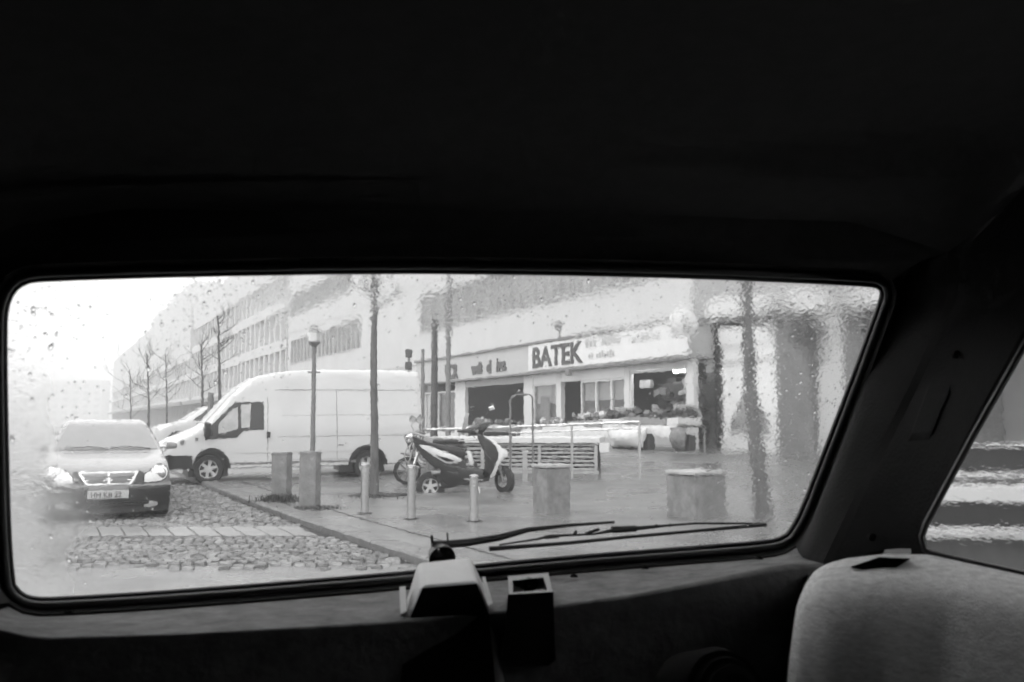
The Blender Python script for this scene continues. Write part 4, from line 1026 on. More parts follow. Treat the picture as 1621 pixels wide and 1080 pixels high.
MB().box((0, 0, .33), (.10, .10, .7), bev=.01).build('shaft', m_concl, e); MB().box((0, 0, .69), (.13, .13, .03), bev=.008).build('cap', m_white, e)

# slatted vent box
bx0, bx1 = P(676, 750, 23.0), P(946, 752, 22.4); vb_z = hgt(1, 22.6) + .09
vb = empty('vent_box', Vector(((bx0.x + bx1.x) / 2, 22.7, vb_z)), math.atan2(bx1.y - bx0.y, bx1.x - bx0.x), 'long low ventilation box with dark horizontal slats and a white lid', 'ventilation box')
L_ = (bx1 - bx0).length; H_ = .80
MB().box((0, .9, H_ / 2 - .1), (L_ - .1, 1.7, H_ - .05)).build('core', m_dark, vb)
MB().box((0, .87, H_ - .06), (L_ + .12, 1.95, .13), bev=.015).build('lid', m_white, vb)
MB().box((0, -.04, .03), (L_ + .06, .14, .07)).build('base_rail', m_concl, vb)
n = 7
for i in range(n):
    z_ = .10 + i * (H_ - .26) / (n - 1)
    MB().box((0, -.03, z_), (L_ - .14, .055, .034), rx=R(20)).build('slat', m_signg, vb)
for x_ in (-L_ / 2 + .03, -L_ / 6, L_ / 6, L_ / 2 - .03):
    MB().box((x_, -.05, H_ / 2 - .07), (.07, .09, H_ - .2)).build('upright', m_concl, vb)
MB().box((L_ / 2 + .16, .0, H_ - .22), (.22, .2, .2), bev=.01).build('junction_box', m_white, vb)

# lamp posts, sign posts
def pole(name, px, py, Y, py_top, r, mat, label, cat, group=None, base=True):
    x = P(px, py, Y).x; g_ = gz(x, Y, .08 if x > kx(Y) else 0); z1 = P(px, py_top, Y).z - g_.z
    e = empty(name, g_, 0, label, cat, group); o = tube_part('pole', [(0, 0, -.05), (0, 0, z1 * .5), (0, 0, z1)], [r * 1.15, r, r * .9], mat, e, 12)
    if base: MB().lathe([(r * 1.2, 0), (r * 2, .01), (r * 2, .05), (r * 1.2, .07)], seg=14).build('foot', mat, e)
    return e, z1
lp, z1 = pole('street_lamp', 494, 770, 19.6, 545, .045, m_postg, 'slim street lamp with a square lantern in front of the van side', 'street lamp')
b = MB(); b.lathe([(.05, z1 - .05), (.11, z1 + .02), (.135, z1 + .27), (.11, z1 + .29), (.03, z1 + .36), (.001, z1 + .37)], seg=6); b.build('lantern', m_postg, lp)
b = MB(); b.lathe([(.12, z1 + .05), (.137, z1 + .24)], seg=6); b.build('lens', m_lamp, lp)
b = MB(); b.tube([(-.12, 0, z1 - .55), (.13, 0, z1 - .55)], .016); b.build('crossbar', m_postg, lp)
e, z1 = pole('sign_post', 668, 742, 25.0, 553, .05, m_postg, 'plain grey post at the rear of the van', 'post')
e, z1 = pole('dark_post', 687, 700, 38.0, 505, .13, m_post, 'thick dark post rising past the left end of the fascia', 'post'); 

lp2, z1 = pole('street_lamp', 709, 700, 34.0, 425, .085, m_postg, 'tall pale lamp column rising past the fascia lettering', 'street lamp')
e, z1 = pole('traffic_post', 646, 700, 40.0, 560, .05, m_postg, 'thin distant post with two small dark heads above the van roof', 'post')
for dz in (.0, -.5): MB().box((0, -.06, z1 + dz), (.26, .2, .34), bev=.04).build('signal_head', m_post, e)
pole('small_post', 332, 700, 30.0, 622, .09, m_postg, 'short dark post showing above the van windscreen', 'post')

# trees
def tree(name, px, Y, r0, py_top, lean, label, seed, mat, limbs=9, py_crotch=None, twig=3, spread=1.0, group=None, base_px=None, crot=None):
    r_ = random.Random(seed); x = P(base_px or px, 750, Y).x; g_ = gz(x, Y, .05)
    top = P(px, py_top, Y) - g_; e = empty(name, g_, 0, label, 'tree', group)
    H = top.z; n = 9; tp = []
    for i in range(n):
        t = i / (n - 1); tp.append(Vector((top.x * t + lean * math.sin(t * math.pi) + r_.uniform(-1, 1) * .02 * H * .15, r_.uniform(-.02, .02), -.1 + (H + .1) * t)))
    MB().tube(tp, [r0 * (1.25 if i == 0 else 1 - .55 * i / (n - 1)) for i in range(n)], 12).build('trunk', mat, e, smooth=True)
    cr = MB()
    def limb(p, d, l, r1, depth):
        pts = [p]; q_ = p.copy(); dd = d.copy()
        for _ in range(4):
            dd = (dd + Vector((r_.uniform(-.18, .18), r_.uniform(-.18, .18), r_.uniform(-.02, .16)))).normalized(); q_ = q_ + dd * l / 4; pts.append(q_.copy())
        cr.tube(pts, [r1 * (1 - .75 * i / 4) for i in range(5)], 5)
        if depth > 0:
            for _ in range(r_.randint(2, 4)):
                i = r_.randint(1, 4); v = Vector((r_.uniform(-1, 1), r_.uniform(-1, 1), r_.uniform(-.1, 1))).normalized()
                limb(pts[i], (dd * .5 + v * .8).normalized(), l * r_.uniform(.45, .7), r1 * .5, depth - 1)
    c0 = (P(px, py_crotch, Y).z - g_.z) if py_crotch else H * .55
    for i in range(limbs):
        t = c0 / H + (1 - c0 / H) * (i / limbs); j = min(n - 2, int(t * (n - 1))); p = tp[j].lerp(tp[j + 1], t * (n - 1) - j)
        a = r_.uniform(0, 6.28); 
        if i < 2: a = math.pi * i + r_.uniform(-.2, .2)
        limb(p, Vector((math.cos(a), math.sin(a), r_.uniform(.35, .8))).normalized(), (H - c0) * r_.uniform(.35, .6) * spread, r0 * .30, twig)
    cr.build('crown', mat, e, smooth=True); return e
tree('street_tree', 589, 17.6, .078, 300, .02, 'slim bare street tree in front of the van rear wheel', 3, m_barkf, 9, 488, 3, .8, base_px=593)
tree('leaning_tree', 1188, 14.0, .115, 250, -.13, 'bare tree with a crooked dark trunk in front of the glazed bay', 11, m_barkf, 10, 420, 3, .9, base_px=1209)
for i, (px, Y, pt_, lab) in enumerate(((345, 44, 500, 'thin bare tree rising over the van windscreen'), (233, 60, 560, 'small bare tree behind the silver saloon roof'),
                                       (318, 52, 545, 'bare tree left of the one over the van windscreen'), (262, 75, 560, 'faint bare tree above the pale estate car'), (205, 95, 585, 'faintest bare tree near the vanishing street'))):
    tree('young_tree', px, Y, .085, pt_, .05, lab, 20 + i, m_bark, 12, pt_ + 75, 2, .9, 'bare young trees down the street')
# dark soil pit at the slim tree
p = G(600, 792); b = MB(); b.box((0, 0, 0), (.9, .55, .02)); o = b.build('tree_pit', m_soil); o.location = p + Vector((0, 0, .095)); o.rotation_euler = (0.03, 0, -.3); tag(o, kind='structure')

# dark evergreen mass overhanging the right end
ev = empty('evergreen_tree', gz(P(1372, 600, 24).x, 24, .09), 0, 'dark leafy tree at the far right end of the arcade', 'tree')
tube_part('trunk', [(0, 0, -.1), (.1, 0, 2.4), (.0, 0, 5.2)], [.16, .12, .07], m_bark, ev)
b = MB(); r_ = random.Random(5)
cl = [(Vector((r_.gauss(0, .9), r_.gauss(0, .8), 3.9 + r_.gauss(0, .7))), r_.uniform(.3, .65)) for _ in range(34)]
for c_, rr in cl:
    for _ in range(330):
        v = Vector((r_.gauss(0, 1), r_.gauss(0, 1), r_.gauss(0, 1))).normalized() * rr * r_.uniform(.4, 1.05); c2 = c_ + v
        u = Vector((r_.uniform(-1, 1), r_.uniform(-1, 1), r_.uniform(-1, 1))).normalized(); w2 = u.orthogonal().normalized(); s_ = r_.uniform(.025, .05)
        b.add([c2 - u * s_, c2 + w2 * s_ * .5, c2 + u * s_, c2 - w2 * s_ * .5], [(0, 1, 2, 3)])
b.build('crown', m_leaf, ev)

# ================================================================== STALLS outside the shop
def FW(s_, o_, z): return FO + FD * s_ + FN * o_ + Vector((0, 0, z))
def stall(px0, px1, off, ztop, label, sheet=True, depth=1.1, legs=4):
    s0, s1 = fs(px1, off), fs(px0, off); e = empty('market_stall', FW((s0 + s1) / 2, off, .48), math.atan2(FD.y, FD.x), label, 'stall', 'tables of goods outside the shops')
    L_ = s1 - s0; h_ = ztop - .48
    MB().box((0, 0, h_ - .03), (L_, depth, .05)).build('tabletop', m_crate, e)
    for i in range(legs):
        MB().box((-L_ / 2 + .06 + (L_ - .12) * (i // 2) / max(1, legs // 2 - 1), (-.5 + (i % 2)) * (depth - .1), (h_ - .06) / 2), (.05, .05, h_ - .06)).build('leg', m_rail, e)
    MB().box((0, depth / 2 - .03, .22), (L_ - .2, .03, .03)).build('rail', m_rail, e)
    if sheet:
        b = MB(); r_ = random.Random(int(px0)); rows = []
        nx_ = 26
        for j, (yy, zz) in enumerate(((-depth / 2 - .02, h_ - .02), (-depth / 4, h_ + .015), (depth / 4, h_ + .015), (depth / 2 + .02, h_), (depth / 2 + .07, h_ - .14), (depth / 2 + .06, h_ - .34))):
            rows.append([Vector((-L_ / 2 - .03 + (L_ + .06) * i / nx_, yy + (.03 * math.sin(i * 1.7) if j > 3 else 0), zz + (r_.uniform(-.07, .05) if j == 5 else r_.uniform(0, .015)))) for i in range(nx_ + 1)])
        o = b.grid(rows).build('cloth_cover', m_tarp, e, smooth=True)
    return e, L_, h_
st1 = stall(1000, 1094, 2.2, 1.30, 'wide stall table under the lit window with a white sheet')
st2 = stall(918, 996, 2.4, 1.22, 'middle stall table with a white sheet left of the lit window')
st3 = stall(846, 908, 2.3, 1.10, 'low stall table in front of the dark shop door')
st4 = stall(742, 836, 2.3, 1.05, 'far stall table before the widest dark opening', sheet=False)
CR = [0]
words_ = ['filled with dark shoes', 'heaped with pale boxes', 'with jumbled grey goods', 'stacked with dark bundles', 'with a tipped lid']
def crate(st, fx, fy_, w_, d_, h_, label, tilt=0.0, lid=False, fill=0):
    e0, L_, ht = st; loc = e0.matrix_basis @ Vector((fx * L_ / 2, fy_, 0)); 
    e = empty('crate', loc + Vector((0, 0, ht + .02)), e0.rotation_euler.z + random.uniform(-.1, .1), label, 'crate', 'crates of goods on the stalls')
    b = MB(); t = .03
    b.box((0, 0, t / 2), (w_, d_, t)); b.box((0, d_ / 2 - t / 2, h_ / 2 + t / 2), (w_, t, h_)); b.box((0, -d_ / 2 + t / 2, h_ / 2 + t / 2), (w_, t, h_))
    b.box((w_ / 2 - t / 2, 0, h_ / 2 + t / 2), (t, d_ - 2 * t, h_)); b.box((-w_ / 2 + t / 2, 0, h_ / 2 + t / 2), (t, d_ - 2 * t, h_)); b.build('box', m_crate if not lid else m_tarp, e)
    for i in range(20):
        g_ = MB(); g_.box((random.uniform(-.42, .38) * w_, random.uniform(-.35, .35) * d_, h_ + random.uniform(-.02, .22)), (random.uniform(.14, .34), random.uniform(.1, .2), random.uniform(.08, .22)), rz=random.uniform(0, 3), rx=random.uniform(-.5, .5), ry=random.uniform(-.5, .5), bev=.02)
        g_.build('goods', m_goods[(fill + (i % 3 == 0)) % 3], e)
    if lid:
        g_ = MB(); g_.box((0, -d_ / 2 + .05, h_ + .22), (w_, .02, .45), rx=-.5); g_.build('flap', m_tarp, e)
    return e
crate(st1, -.72, .1, 1.2, .8, .22, 'crate of dark goods against the right stall pillar', fill=0, lid=True)
crate(st1, -.25, .15, 1.3, .8, .2, 'crate of dark goods in the middle of the wide stall', fill=0)
crate(st1, .30, .1, 1.4, .8, .24, 'crate of speckled goods left of centre on the wide stall', fill=0)
crate(st1, .78, .1, 1.1, .8, .24, 'crate of dark goods at the left end of the wide stall', fill=0)
crate(st2, -.68, .1, 1.4, .8, .26, 'white box with a raised flap at the right end of the middle stall', lid=True, fill=0)
crate(st2, 0, .1, 1.5, .8, .22, 'crate of grey goods in the middle of the middle stall', fill=1)
crate(st2, .66, .1, 1.3, .8, .2, 'crate of grey goods at the left end of the middle stall', fill=1)
crate(st3, 0, .1, 2.0, .8, .2, 'long crate of mixed goods in front of the dark door', fill=1)
crate(st4, -.5, .1, 2.0, .8, .2, 'crate on the bare far table, end nearer the pillar', fill=0)
crate(st4, .4, .1, 2.4, .8, .2, 'crate on the bare far table, end nearer the lettering', fill=1)
# sheeted goods hanging below the wide stall
for px0, px1, lab in ((965, 1030, 'bulging pale sheet of goods hanging at the left of the wide stall'), (1066, 1092, 'dark covered goods under the right end of the wide stall')):
    off = 2.95; s0, s1 = fs(px1, off), fs(px0, off); e = empty('goods_bundle', FW((s0 + s1) / 2, off, .5), math.atan2(FD.y, FD.x), lab, 'bundle')
    b = MB(); L_ = s1 - s0; r_ = random.Random(px0)
    rows = []
    for j in range(9):
        t = j / 8; rows.append([Vector((L_ * (-.5 + i / 14) * (1 - .25 * (1 - t)), (.12 + .25 * math.sin(t * 3.1) * math.sin(math.pi * i / 14)) + r_.uniform(-.03, .03), .12 + .62 * t + r_.uniform(-.02, .02))) for i in range(15)])
    b.grid(rows); o = b.build('sheet', m_tarp if px0 == 965 else m_mid, e, smooth=True); md = o.modifiers.new('thick', 'SOLIDIFY'); md.thickness = .02
    MB().box((0, -.1, .3), (L_ * .9, .25, .5), bev=.05).build('boxes', m_goods[0], e)
# white panel board left of the stalls
e = empty('price_board', FW(fs(890, 2.9), 2.9, .5), math.atan2(FD.y, FD.x), 'blank white board standing between the railing and the dark door', 'board')
MB().box((0, 0, .42), (3.2, .04, .72), bev=.01).build('panel', m_sign, e)
for sx_ in (-1.5, 1.5): MB().box((sx_, -.06, .3), (.05, .05, .62)).build('leg', m_rail, e)
# low hedge-like clutter is left to the haze; far parking sign strip seen through the side window

# what stands beside the car, seen through the side window: a stepped stone planter wall
wl = empty('stepped_wall', P(1560, 800, 7.5) * 1, 0, 'long low wall in bands with pale coping outside the side window', 'wall')
wl.location.z = 0
wp = Vector(wl.location)
def wband(py0, py1, Y, mat, name, dep=.5, x0=1380, x1=2100, grow=0):
    A_, B_ = P(x0, py0, Y), P(x1, py0 + grow, Y + .2); z0a, z1a = P(x0, py1, Y).z, A_.z
    z0b, z1b = P(x1, py1 + grow * 1.2, Y + .2).z, B_.z
    v = []
    for q_, za, zb_ in ((A_, z0a, z1a), (B_, z0b, z1b)):
        for dy in (0, dep): v += [Vector((q_.x, q_.y + dy, za)) - wp, Vector((q_.x, q_.y + dy, zb_)) - wp]
    return MB().add(v, [(0, 1, 3, 2), (4, 6, 7, 5), (0, 4, 5, 1), (2, 3, 7, 6), (1, 5, 7, 3), (0, 2, 6, 4)]).build(name, mat, wl)
wband(703, 706, 9.2, m_white, 'top_rail', .06)
wband(706, 745, 9.3, m_black, 'upper_course', .5)
wband(716, 719, 9.2, m_chrome, 'bright_rail', .05, x1=1588)
wband(732, 735, 9.2, m_chrome, 'bright_rail', .05, x1=1582)
wband(751, 755, 9.0, m_signg, 'thin_ledge', .3)
wband(755, 768, 9.1, m_postg, 'middle_course', .5)
wband(771, 794, 8.6, m_signg, 'pale_coping', .5, grow=3)
wband(795, 839, 8.7, m_black, 'lower_course', .5, grow=4)
wband(840, 851, 8.2, m_concl, 'step_edge', .4, grow=7)
wband(851, 960, 8.3, m_post, 'foot_course', .5, grow=9)

# ================================================================== OUR OWN CAR: the cabin round the camera
GL.update(left0=-0.60, left1=-0.525, right0=0.22, right1=0.36, top0=1.51, top1=1.585, depth=0.0012, fog0=-0.60, fog1=-0.47, fogL=0.62, fogM=0.010)
WN = Vector((-0.30, 1.0, 0.40)).normalized()           # outward normal of the rear screen
def WPt(px, py, out=0.0):
    k = (px - CX) / F; v = (CY - py) / F
    d = Vector((k, math.cos(PITCH) - v * math.sin(PITCH), math.sin(PITCH) + v * math.cos(PITCH)))
    q0 = Vector((0, 1.35, CAMH)) + WN * out
    t = (q0 - Vector((0, 0, CAMH))).dot(WN) / d.dot(WN)
    return Vector((0, 0, CAMH)) + d * t
cabin = empty('car', (0, 0, 0), 0, 'dark cabin of the car the picture is taken from, with its wet rear screen', 'car')
outl = [(24, 925), (19, 880), (15, 800), (11.5, 650), (10, 520), (12.5, 487), (22, 463), (40, 449), (70, 445), (300, 438), (600, 433), (850, 435.5), (1100, 441.5), (1300, 450.5), (1378, 455), (1390, 458), (1393, 466),
        (1385, 490), (1342, 608), (1302, 712), (1266, 805), (1252, 832), (1240, 847), (1215, 854), (1100, 863), (870, 881), (640, 904), (300, 932), (90, 945), (55, 945), (36, 939)]
def resample(pts, n):
    L = [0]
    for i in range(1, len(pts)): L.append(L[-1] + (Vector(pts[i]) - Vector(pts[i - 1])).length)
    out = []; j = 0
    for i in range(n):
        t = L[-1] * i / (n - 1)
        while j < len(L) - 2 and L[j + 1] < t: j += 1
        u = (t - L[j]) / max(1e-9, L[j + 1] - L[j]); out.append(Vector(pts[j]).lerp(Vector(pts[j + 1]), min(1, u)))
    return out
loop = smoothline([(x, y) for x, y in outl] + [outl[0]], 1)[:-1]
def inflate(lp, d):
    n = len(lp); out = []
    for i in range(n):
        a, c_ = Vector(lp[i - 1]), Vector(lp[(i + 1) % n]); t = (c_ - a).normalized(); nn = Vector((t.y, -t.x)); out.append((lp[i][0] + nn.x * d, lp[i][1] + nn.y * d))
    return out
test = inflate(loop, 5)
if min(p[0] for p in test) > min(p[0] for p in loop): inflate_s = -1
else: inflate_s = 1
def infl(d): return inflate(loop, d * inflate_s)
# pane
po = infl(9); n = len(po)
b = MB(); inner = [WPt(x, y, 0.0) for x, y in po]; outer = [p + WN * 0.004 for p in inner]
me = bpy.data.meshes.new('rear_screen')
me.from_pydata([tuple(p) for p in inner + outer], [], [tuple(range(n)), tuple(range(2 * n - 1, n - 1, -1))] + [(i, (i + 1) % n, (i + 1) % n + n, i + n) for i in range(n)])
bm = bmesh.new(); bm.from_mesh(me); bmesh.ops.recalc_face_normals(bm, faces=bm.faces); bm.to_mesh(me); bm.free()
me.materials.append(wet_glass('misted_inner_face', False)); me.materials.append(wet_glass('wet_outer_face', True))
for f in me.polygons: f.material_index = 1 if f.normal.dot(WN) > 0.5 else 0
screen = bpy.data.objects.new('rear_screen', me); C.objects.link(screen); screen.parent = cabin
# rubber seal: two ridged rings round the pane, inside
def ring(d, out, r, name, mat, seg=8):
    pts = [WPt(x, y, out) for x, y in infl(d)]; b = MB(); rows = []
    m_ = len(pts)
    for i in range(m_):
        t = (pts[(i + 1) % m_] - pts[i - 1]).normalized(); u = WN; w2 = t.cross(u).normalized()
        rows.append([pts[i] + (u * math.cos(a) + w2 * math.sin(a)) * r for a in [2 * math.pi * k / seg for k in range(seg)]])
    rows.append(rows[0]); b.grid(rows, wrap=True); return b.build(name, mat, cabin, smooth=True, angle=60)
ring(5, -.004, .0045, 'rubber_seal', m_seal); ring(14, -.012, .006, 'rubber_seal', m_seal); 
b = MB(); b.grid([[WPt(x, y, o_) for x, y in infl(d)] + [WPt(*infl(d)[0], o_)] for d, o_ in ((2, -.002), (9, -.006), (20, -.016), (27, -.03))]); b.build('screen_surround', m_cab, cabin, smooth=True)
b = MB(); b.grid([[WPt(x, y, o_) for x, y in infl(d)] + [WPt(*infl(d)[0], o_)] for d, o_ in ((1, .006), (30, .008), (150, .01), (150, -.05))]); b.build('tailgate_skin', m_black, cabin)

frame_px = infl(25)
def sub(i0, i1):
    n_ = len(frame_px); out = []; i = i0
    while True:
        out.append(WPt(*frame_px[i % n_], -.026)); 
        if i % n_ == i1 % n_: break
        i += 1
    return out
def near_i(x, y): return min(range(len(frame_px)), key=lambda i: math.dist(frame_px[i], (x, y)))
iTL, iTR, iBR, iBL = near_i(-5, 430), near_i(1412, 435), near_i(1262, 872), near_i(15, 965)
def PL(lst): return [P(*a) for a in lst]
def patch(levels, name, mat, n=40, sm=3, smooth=True):
    rows = [resample(l, n) for l in levels]
    if sm:
        out = []
        for i in range(len(rows) - 1):
            for k in range(sm):
                t = k / sm; a, c_ = rows[i], rows[i + 1]; pa = rows[max(0, i - 1)]; pc = rows[min(len(rows) - 1, i + 2)]
                def cr_(p0, p1, p2, p3): return 0.5 * ((2 * p1) + (p2 - p0) * t + (2 * p0 - 5 * p1 + 4 * p2 - p3) * t * t + (3 * p1 - p0 - 3 * p2 + p3) * t ** 3)
                out.append([cr_(pa[j], a[j], c_[j], pc[j]) for j in range(n)])
        rows = out + [rows[-1]]
    return MB().grid(rows).build(name, mat, cabin, smooth=smooth, angle=80)
topF, rightF, botF, leftF = sub(iTL, iTR), sub(iTR, iBR), sub(iBR, iBL), sub(iBL, iTL)
T1 = PL([(-40, 392, 1.08), (20, 356, 1.10), (200, 338, 1.14), (600, 331, 1.2), (1000, 339, 1.26), (1350, 352, 1.32), (1500, 400, 1.34)])
T2 = PL([(-220, 120, .90), (300, 158, .97), (700, 186, 1.03), (1100, 206, 1.1), (1560, 190, 1.15), (1760, 200, 1.12)])
T3 = PL([(-420, -180, .66), (810, -120, .75), (2000, -150, .78)])
T4 = [Vector((-.85, -.3, 1.86)), Vector((0, -.3, 1.90)), Vector((1.1, -.3, 1.86))]
T5 = [Vector((-.85, -1.5, 1.8)), Vector((0, -1.5, 1.84)), Vector((1.1, -1.5, 1.8))]
patch([topF, PL([(-30, 405, 1.10), (700, 375, 1.24), (1455, 415, 1.37)]), T1], 'screen_header', m_header, 48)
patch([T1, PL([(-120, 260, 1.0), (700, 262, 1.13), (1630, 300, 1.24)]), T2, T3, T4, T5], 'headlining', m_head, 48)
R1 = PL([(1500, 400, 1.34), (1499, 470, 1.36), (1492, 492, 1.36), (1440, 610, 1.38), (1372, 745, 1.39), (1322, 850, 1.39), (1302, 892, 1.39)])
R1b = PL([(1520, 404, 1.335), (1513, 476, 1.352), (1502, 500, 1.352), (1450, 620, 1.374), (1384, 750, 1.382), (1334, 855, 1.384), (1316, 892, 1.384)])
QA, QB, QC = P(1466, 829, 1.30), P(1621, 909, 1.20), P(1625, 541, 1.20); QN = (QB - QA).cross(QC - QA).normalized()
def QP(px, py, o_=0.0):
    d = P(px, py, 1.0) - Vector((0, 0, CAMH)); t = (QA + QN * o_ - Vector((0, 0, CAMH))).dot(QN) / d.dot(QN); return Vector((0, 0, CAMH)) + d * t
QF = [(1760, 200, 1.12), (1704, 395, 1.14), (1625, 541, 1.2), (1540, 691, 1.25), (1466, 828, 1.3), (1459, 850, 1.3), (1464, 870, 1.3)]
R2 = [P(1760, 200, 1.12)] + [QP(x, y) for x, y, _ in QF[1:]]
patch([rightF, PL([(1440, 430, 1.42), (1418, 500, 1.44), (1300, 800, 1.44), (1270, 882, 1.44)]), R1], 'tailgate_edge_trim', m_cab, 40)
patch([R1, R1b], 'pillar_ridge', m_ridge, 40, sm=1)
pillar = patch([R1b, PL([(1620, 300, 1.22), (1600, 470, 1.27), (1500, 640, 1.31), (1425, 790, 1.34), (1400, 870, 1.34)]), R2], 'rear_pillar_trim', m_cab, 40)
b = MB(); cpt = [(1380, 375, 1.40), (1480, 320, 1.36), (1800, 40, 1.2), (1900, 150, 1.15), (1745, 210, 1.17), (1700, 395, 1.2), (1620, 470, 1.27), (1500, 500, 1.40), (1420, 450, 1.46)]
b.add([P(*a) for a in cpt] + [P(1560, 330, 1.33)], [(i, (i + 1) % 9, 9) for i in range(9)]); b.build('corner_trim', m_cab, cabin)
# belt cover plate and its screws on the pillar
from mathutils.bvhtree import BVHTree
def tree_of(o): return BVHTree.FromPolygons([v.co.copy() for v in o.data.vertices], [tuple(p.vertices) for p in o.data.polygons])
bvh = tree_of(pillar); EYE = Vector((0, 0, CAMH))
def on_trim(bv, px, py, lift, fallback=1.3):
    d = (P(px, py, 1.0) - EYE).normalized(); hit = bv.ray_cast(EYE, d)
    p = hit[0] if hit[0] is not None else P(px, py, fallback); return p - d * lift
rows = []
for i in range(7):
    t = i / 6; rows.append([on_trim(bvh, 1472 + (1440 - 1472) * t + (34 - 2 * t) * u - 3 * t, 606 + 96 * t + 2 * u - 6 * u * t, .004) for u in (-.03, 0, .25, .5, .75, 1, 1.03)])
for r_i_ in (0, -1):
    for j in range(7): rows[r_i_][j] += (rows[r_i_][j] - EYE).normalized() * .005
for rr_ in rows:
    for j in (0, -1): rr_[j] += (rr_[j] - EYE).normalized() * .005
MB().grid(rows).build('pillar_cover', m_cab, cabin)
for px, py in ((1516, 561), (1382, 851)):
    b = MB(); b.lathe([(.001, -.001), (.005, 0), (.006, .006)], on_trim(bvh, px, py, .002), 'Y', 12); b.build('trim_screw', m_cab, cabin)
# side window: seal, pane
qo = [(1466, 829, 1.3), (1459, 850, 1.3), (1464, 870, 1.3), (1475, 877, 1.295), (1621, 909, 1.2), (1800, 952, 1.09), (2100, 1040, .9), (2150, 300, .9), (1900, 60, 1.0), (1760, 200, 1.12), (1704, 395, 1.14), (1625, 541, 1.2), (1540, 691, 1.25)]
q3 = [QP(a[0], a[1]) for a in qo[:6]] + [QP(1950, 1000), QP(1950, 150)] + [QP(1850, 120), QP(1760, 260)] + [QP(a[0], a[1]) for a in qo[10:]]
b = MB(); b.tube(q3 + [q3[0]], .0045, 8); b.build('side_window_seal', m_seal, cabin, smooth=True)
cn = Vector((1, .0, 0)); cen = sum(q3, Vector()) / len(q3)
n_ = len(q3); SN = QN if QN.x > 0 else -QN
me = bpy.data.meshes.new('side_window'); si = [p + SN * .006 for p in q3]
me.from_pydata([tuple(p) for p in si + [p + SN * .004 for p in si]], [], [tuple(range(n_)), tuple(range(2 * n_ - 1, n_ - 1, -1))] + [(i, (i + 1) % n_, (i + 1) % n_ + n_, i + n_) for i in range(n_)])
bm = bmesh.new(); bm.from_mesh(me); bmesh.ops.recalc_face_normals(bm, faces=bm.faces); bm.to_mesh(me); bm.free()
me.materials.append(bpy.data.materials['misted_inner_face']); me.materials.append(wet_glass('wet_side_face', True, 0.14))
for f in me.polygons: f.material_index = 1 if f.normal.dot(SN) > 0.5 else 0
sw = bpy.data.objects.new('side_window', me); C.objects.link(sw); sw.parent = cabin
# body side round the side window
big = [(1466, 829, 1.3), (1445, 870, 1.32), (1450, 900, 1.32), (1475, 925, 1.3), (1621, 960, 1.22), (1800, 1010, 1.1), (2300, 1250, .8), (2400, 200, .8), (1900, -200, .95), (1720, 120, 1.13), (1690, 395, 1.15), (1610, 541, 1.21), (1528, 691, 1.26)]
g3 = [P(*a) for a in big]; g3 = [p + (QA - p).dot(QN) * QN * .8 for p in g3]; b = MB(); b.grid([q3 + [q3[0]], g3 + [g3[0]]]); b.build('side_frame', m_cab, cabin)
# left side trim
patch([leftF, PL([(-60, 985, 1.06), (-70, 700, 1.06), (-40, 392, 1.08)]), PL([(-500, 1300, .8), (-600, 700, .8), (-420, 100, .80)]), [Vector((-.9, -.3, .9)), Vector((-.92, -.3, 1.4)), Vector((-.85, -.3, 1.86))]], 'left_side_trim', m_cab, 24)
# tailgate board below the screen: a ledge that catches window light, then a dark drop
B1 = PL([(1305, 892, 1.40), (1240, 893, 1.36), (1180, 905, 1.34), (1100, 922, 1.31), (1000, 941, 1.28), (850, 962, 1.24), (600, 985, 1.17), (300, 1003, 1.10), (60, 1010, 1.06), (-60, 985, 1.05)])
B2 = PL([(1300, 930, 1.37), (1240, 935, 1.34), (1100, 958, 1.295), (1000, 975, 1.27), (850, 993, 1.235), (600, 1016, 1.165), (300, 1032, 1.10), (60, 1040, 1.06), (-70, 1010, 1.05)])
B3 = PL([(1300, 1180, 1.36), (1000, 1200, 1.30), (300, 1250, 1.13), (-90, 1250, 1.08)])
patch([[v + Vector((0, -.004, -.004)) for v in botF], B1], 'tailgate_ledge', m_ledge, 60, sm=1)
patch([B1, B2, B3], 'tailgate_board', m_board, 60)
for px, py, Y in ((908, 912, 1.32), (1020, 899, 1.36), (1200, 884, 1.41), (113, 968, 1.1)):
    p = WPt(px, py, -.06); b = MB(); b.lathe([(.001, .004), (.004, .003), (.006, 0)], p + Vector((0, -.008, .0)), 'Z', 10); b.build('trim_clip', m_slotp, cabin)
# pale velour side box under the side window
V0 = PL([(1283, 915, 1.345), (1290, 903, 1.34), (1310, 892, 1.33), (1340, 884, 1.32), (1400, 877, 1.31), (1470, 878, 1.29), (1621, 911, 1.19), (1820, 958, 1.07)])
V1 = PL([(1268, 940, 1.30), (1275, 925, 1.29), (1300, 908, 1.275), (1340, 900, 1.265), (1400, 896, 1.25), (1470, 900, 1.23), (1621, 935, 1.13), (1820, 985, 1.01)])
V2 = PL([(1257, 985, 1.25), (1270, 968, 1.23), (1310, 955, 1.21), (1400, 948, 1.18), (1500, 958, 1.14), (1621, 985, 1.07), (1820, 1035, .96)])
V3 = PL([(1243, 1120, 1.22), (1262, 1110, 1.20), (1310, 1100, 1.18), (1400, 1100, 1.155), (1500, 1110, 1.115), (1621, 1135, 1.05), (1820, 1190, .94)])
V4 = PL([(1230, 1400, 1.22), (1310, 1400, 1.18), (1500, 1400, 1.11), (1820, 1480, .94)])
patch([V0, V1, V2, V3, V4], 'velour_side_box', m_velour, 44, sm=4)
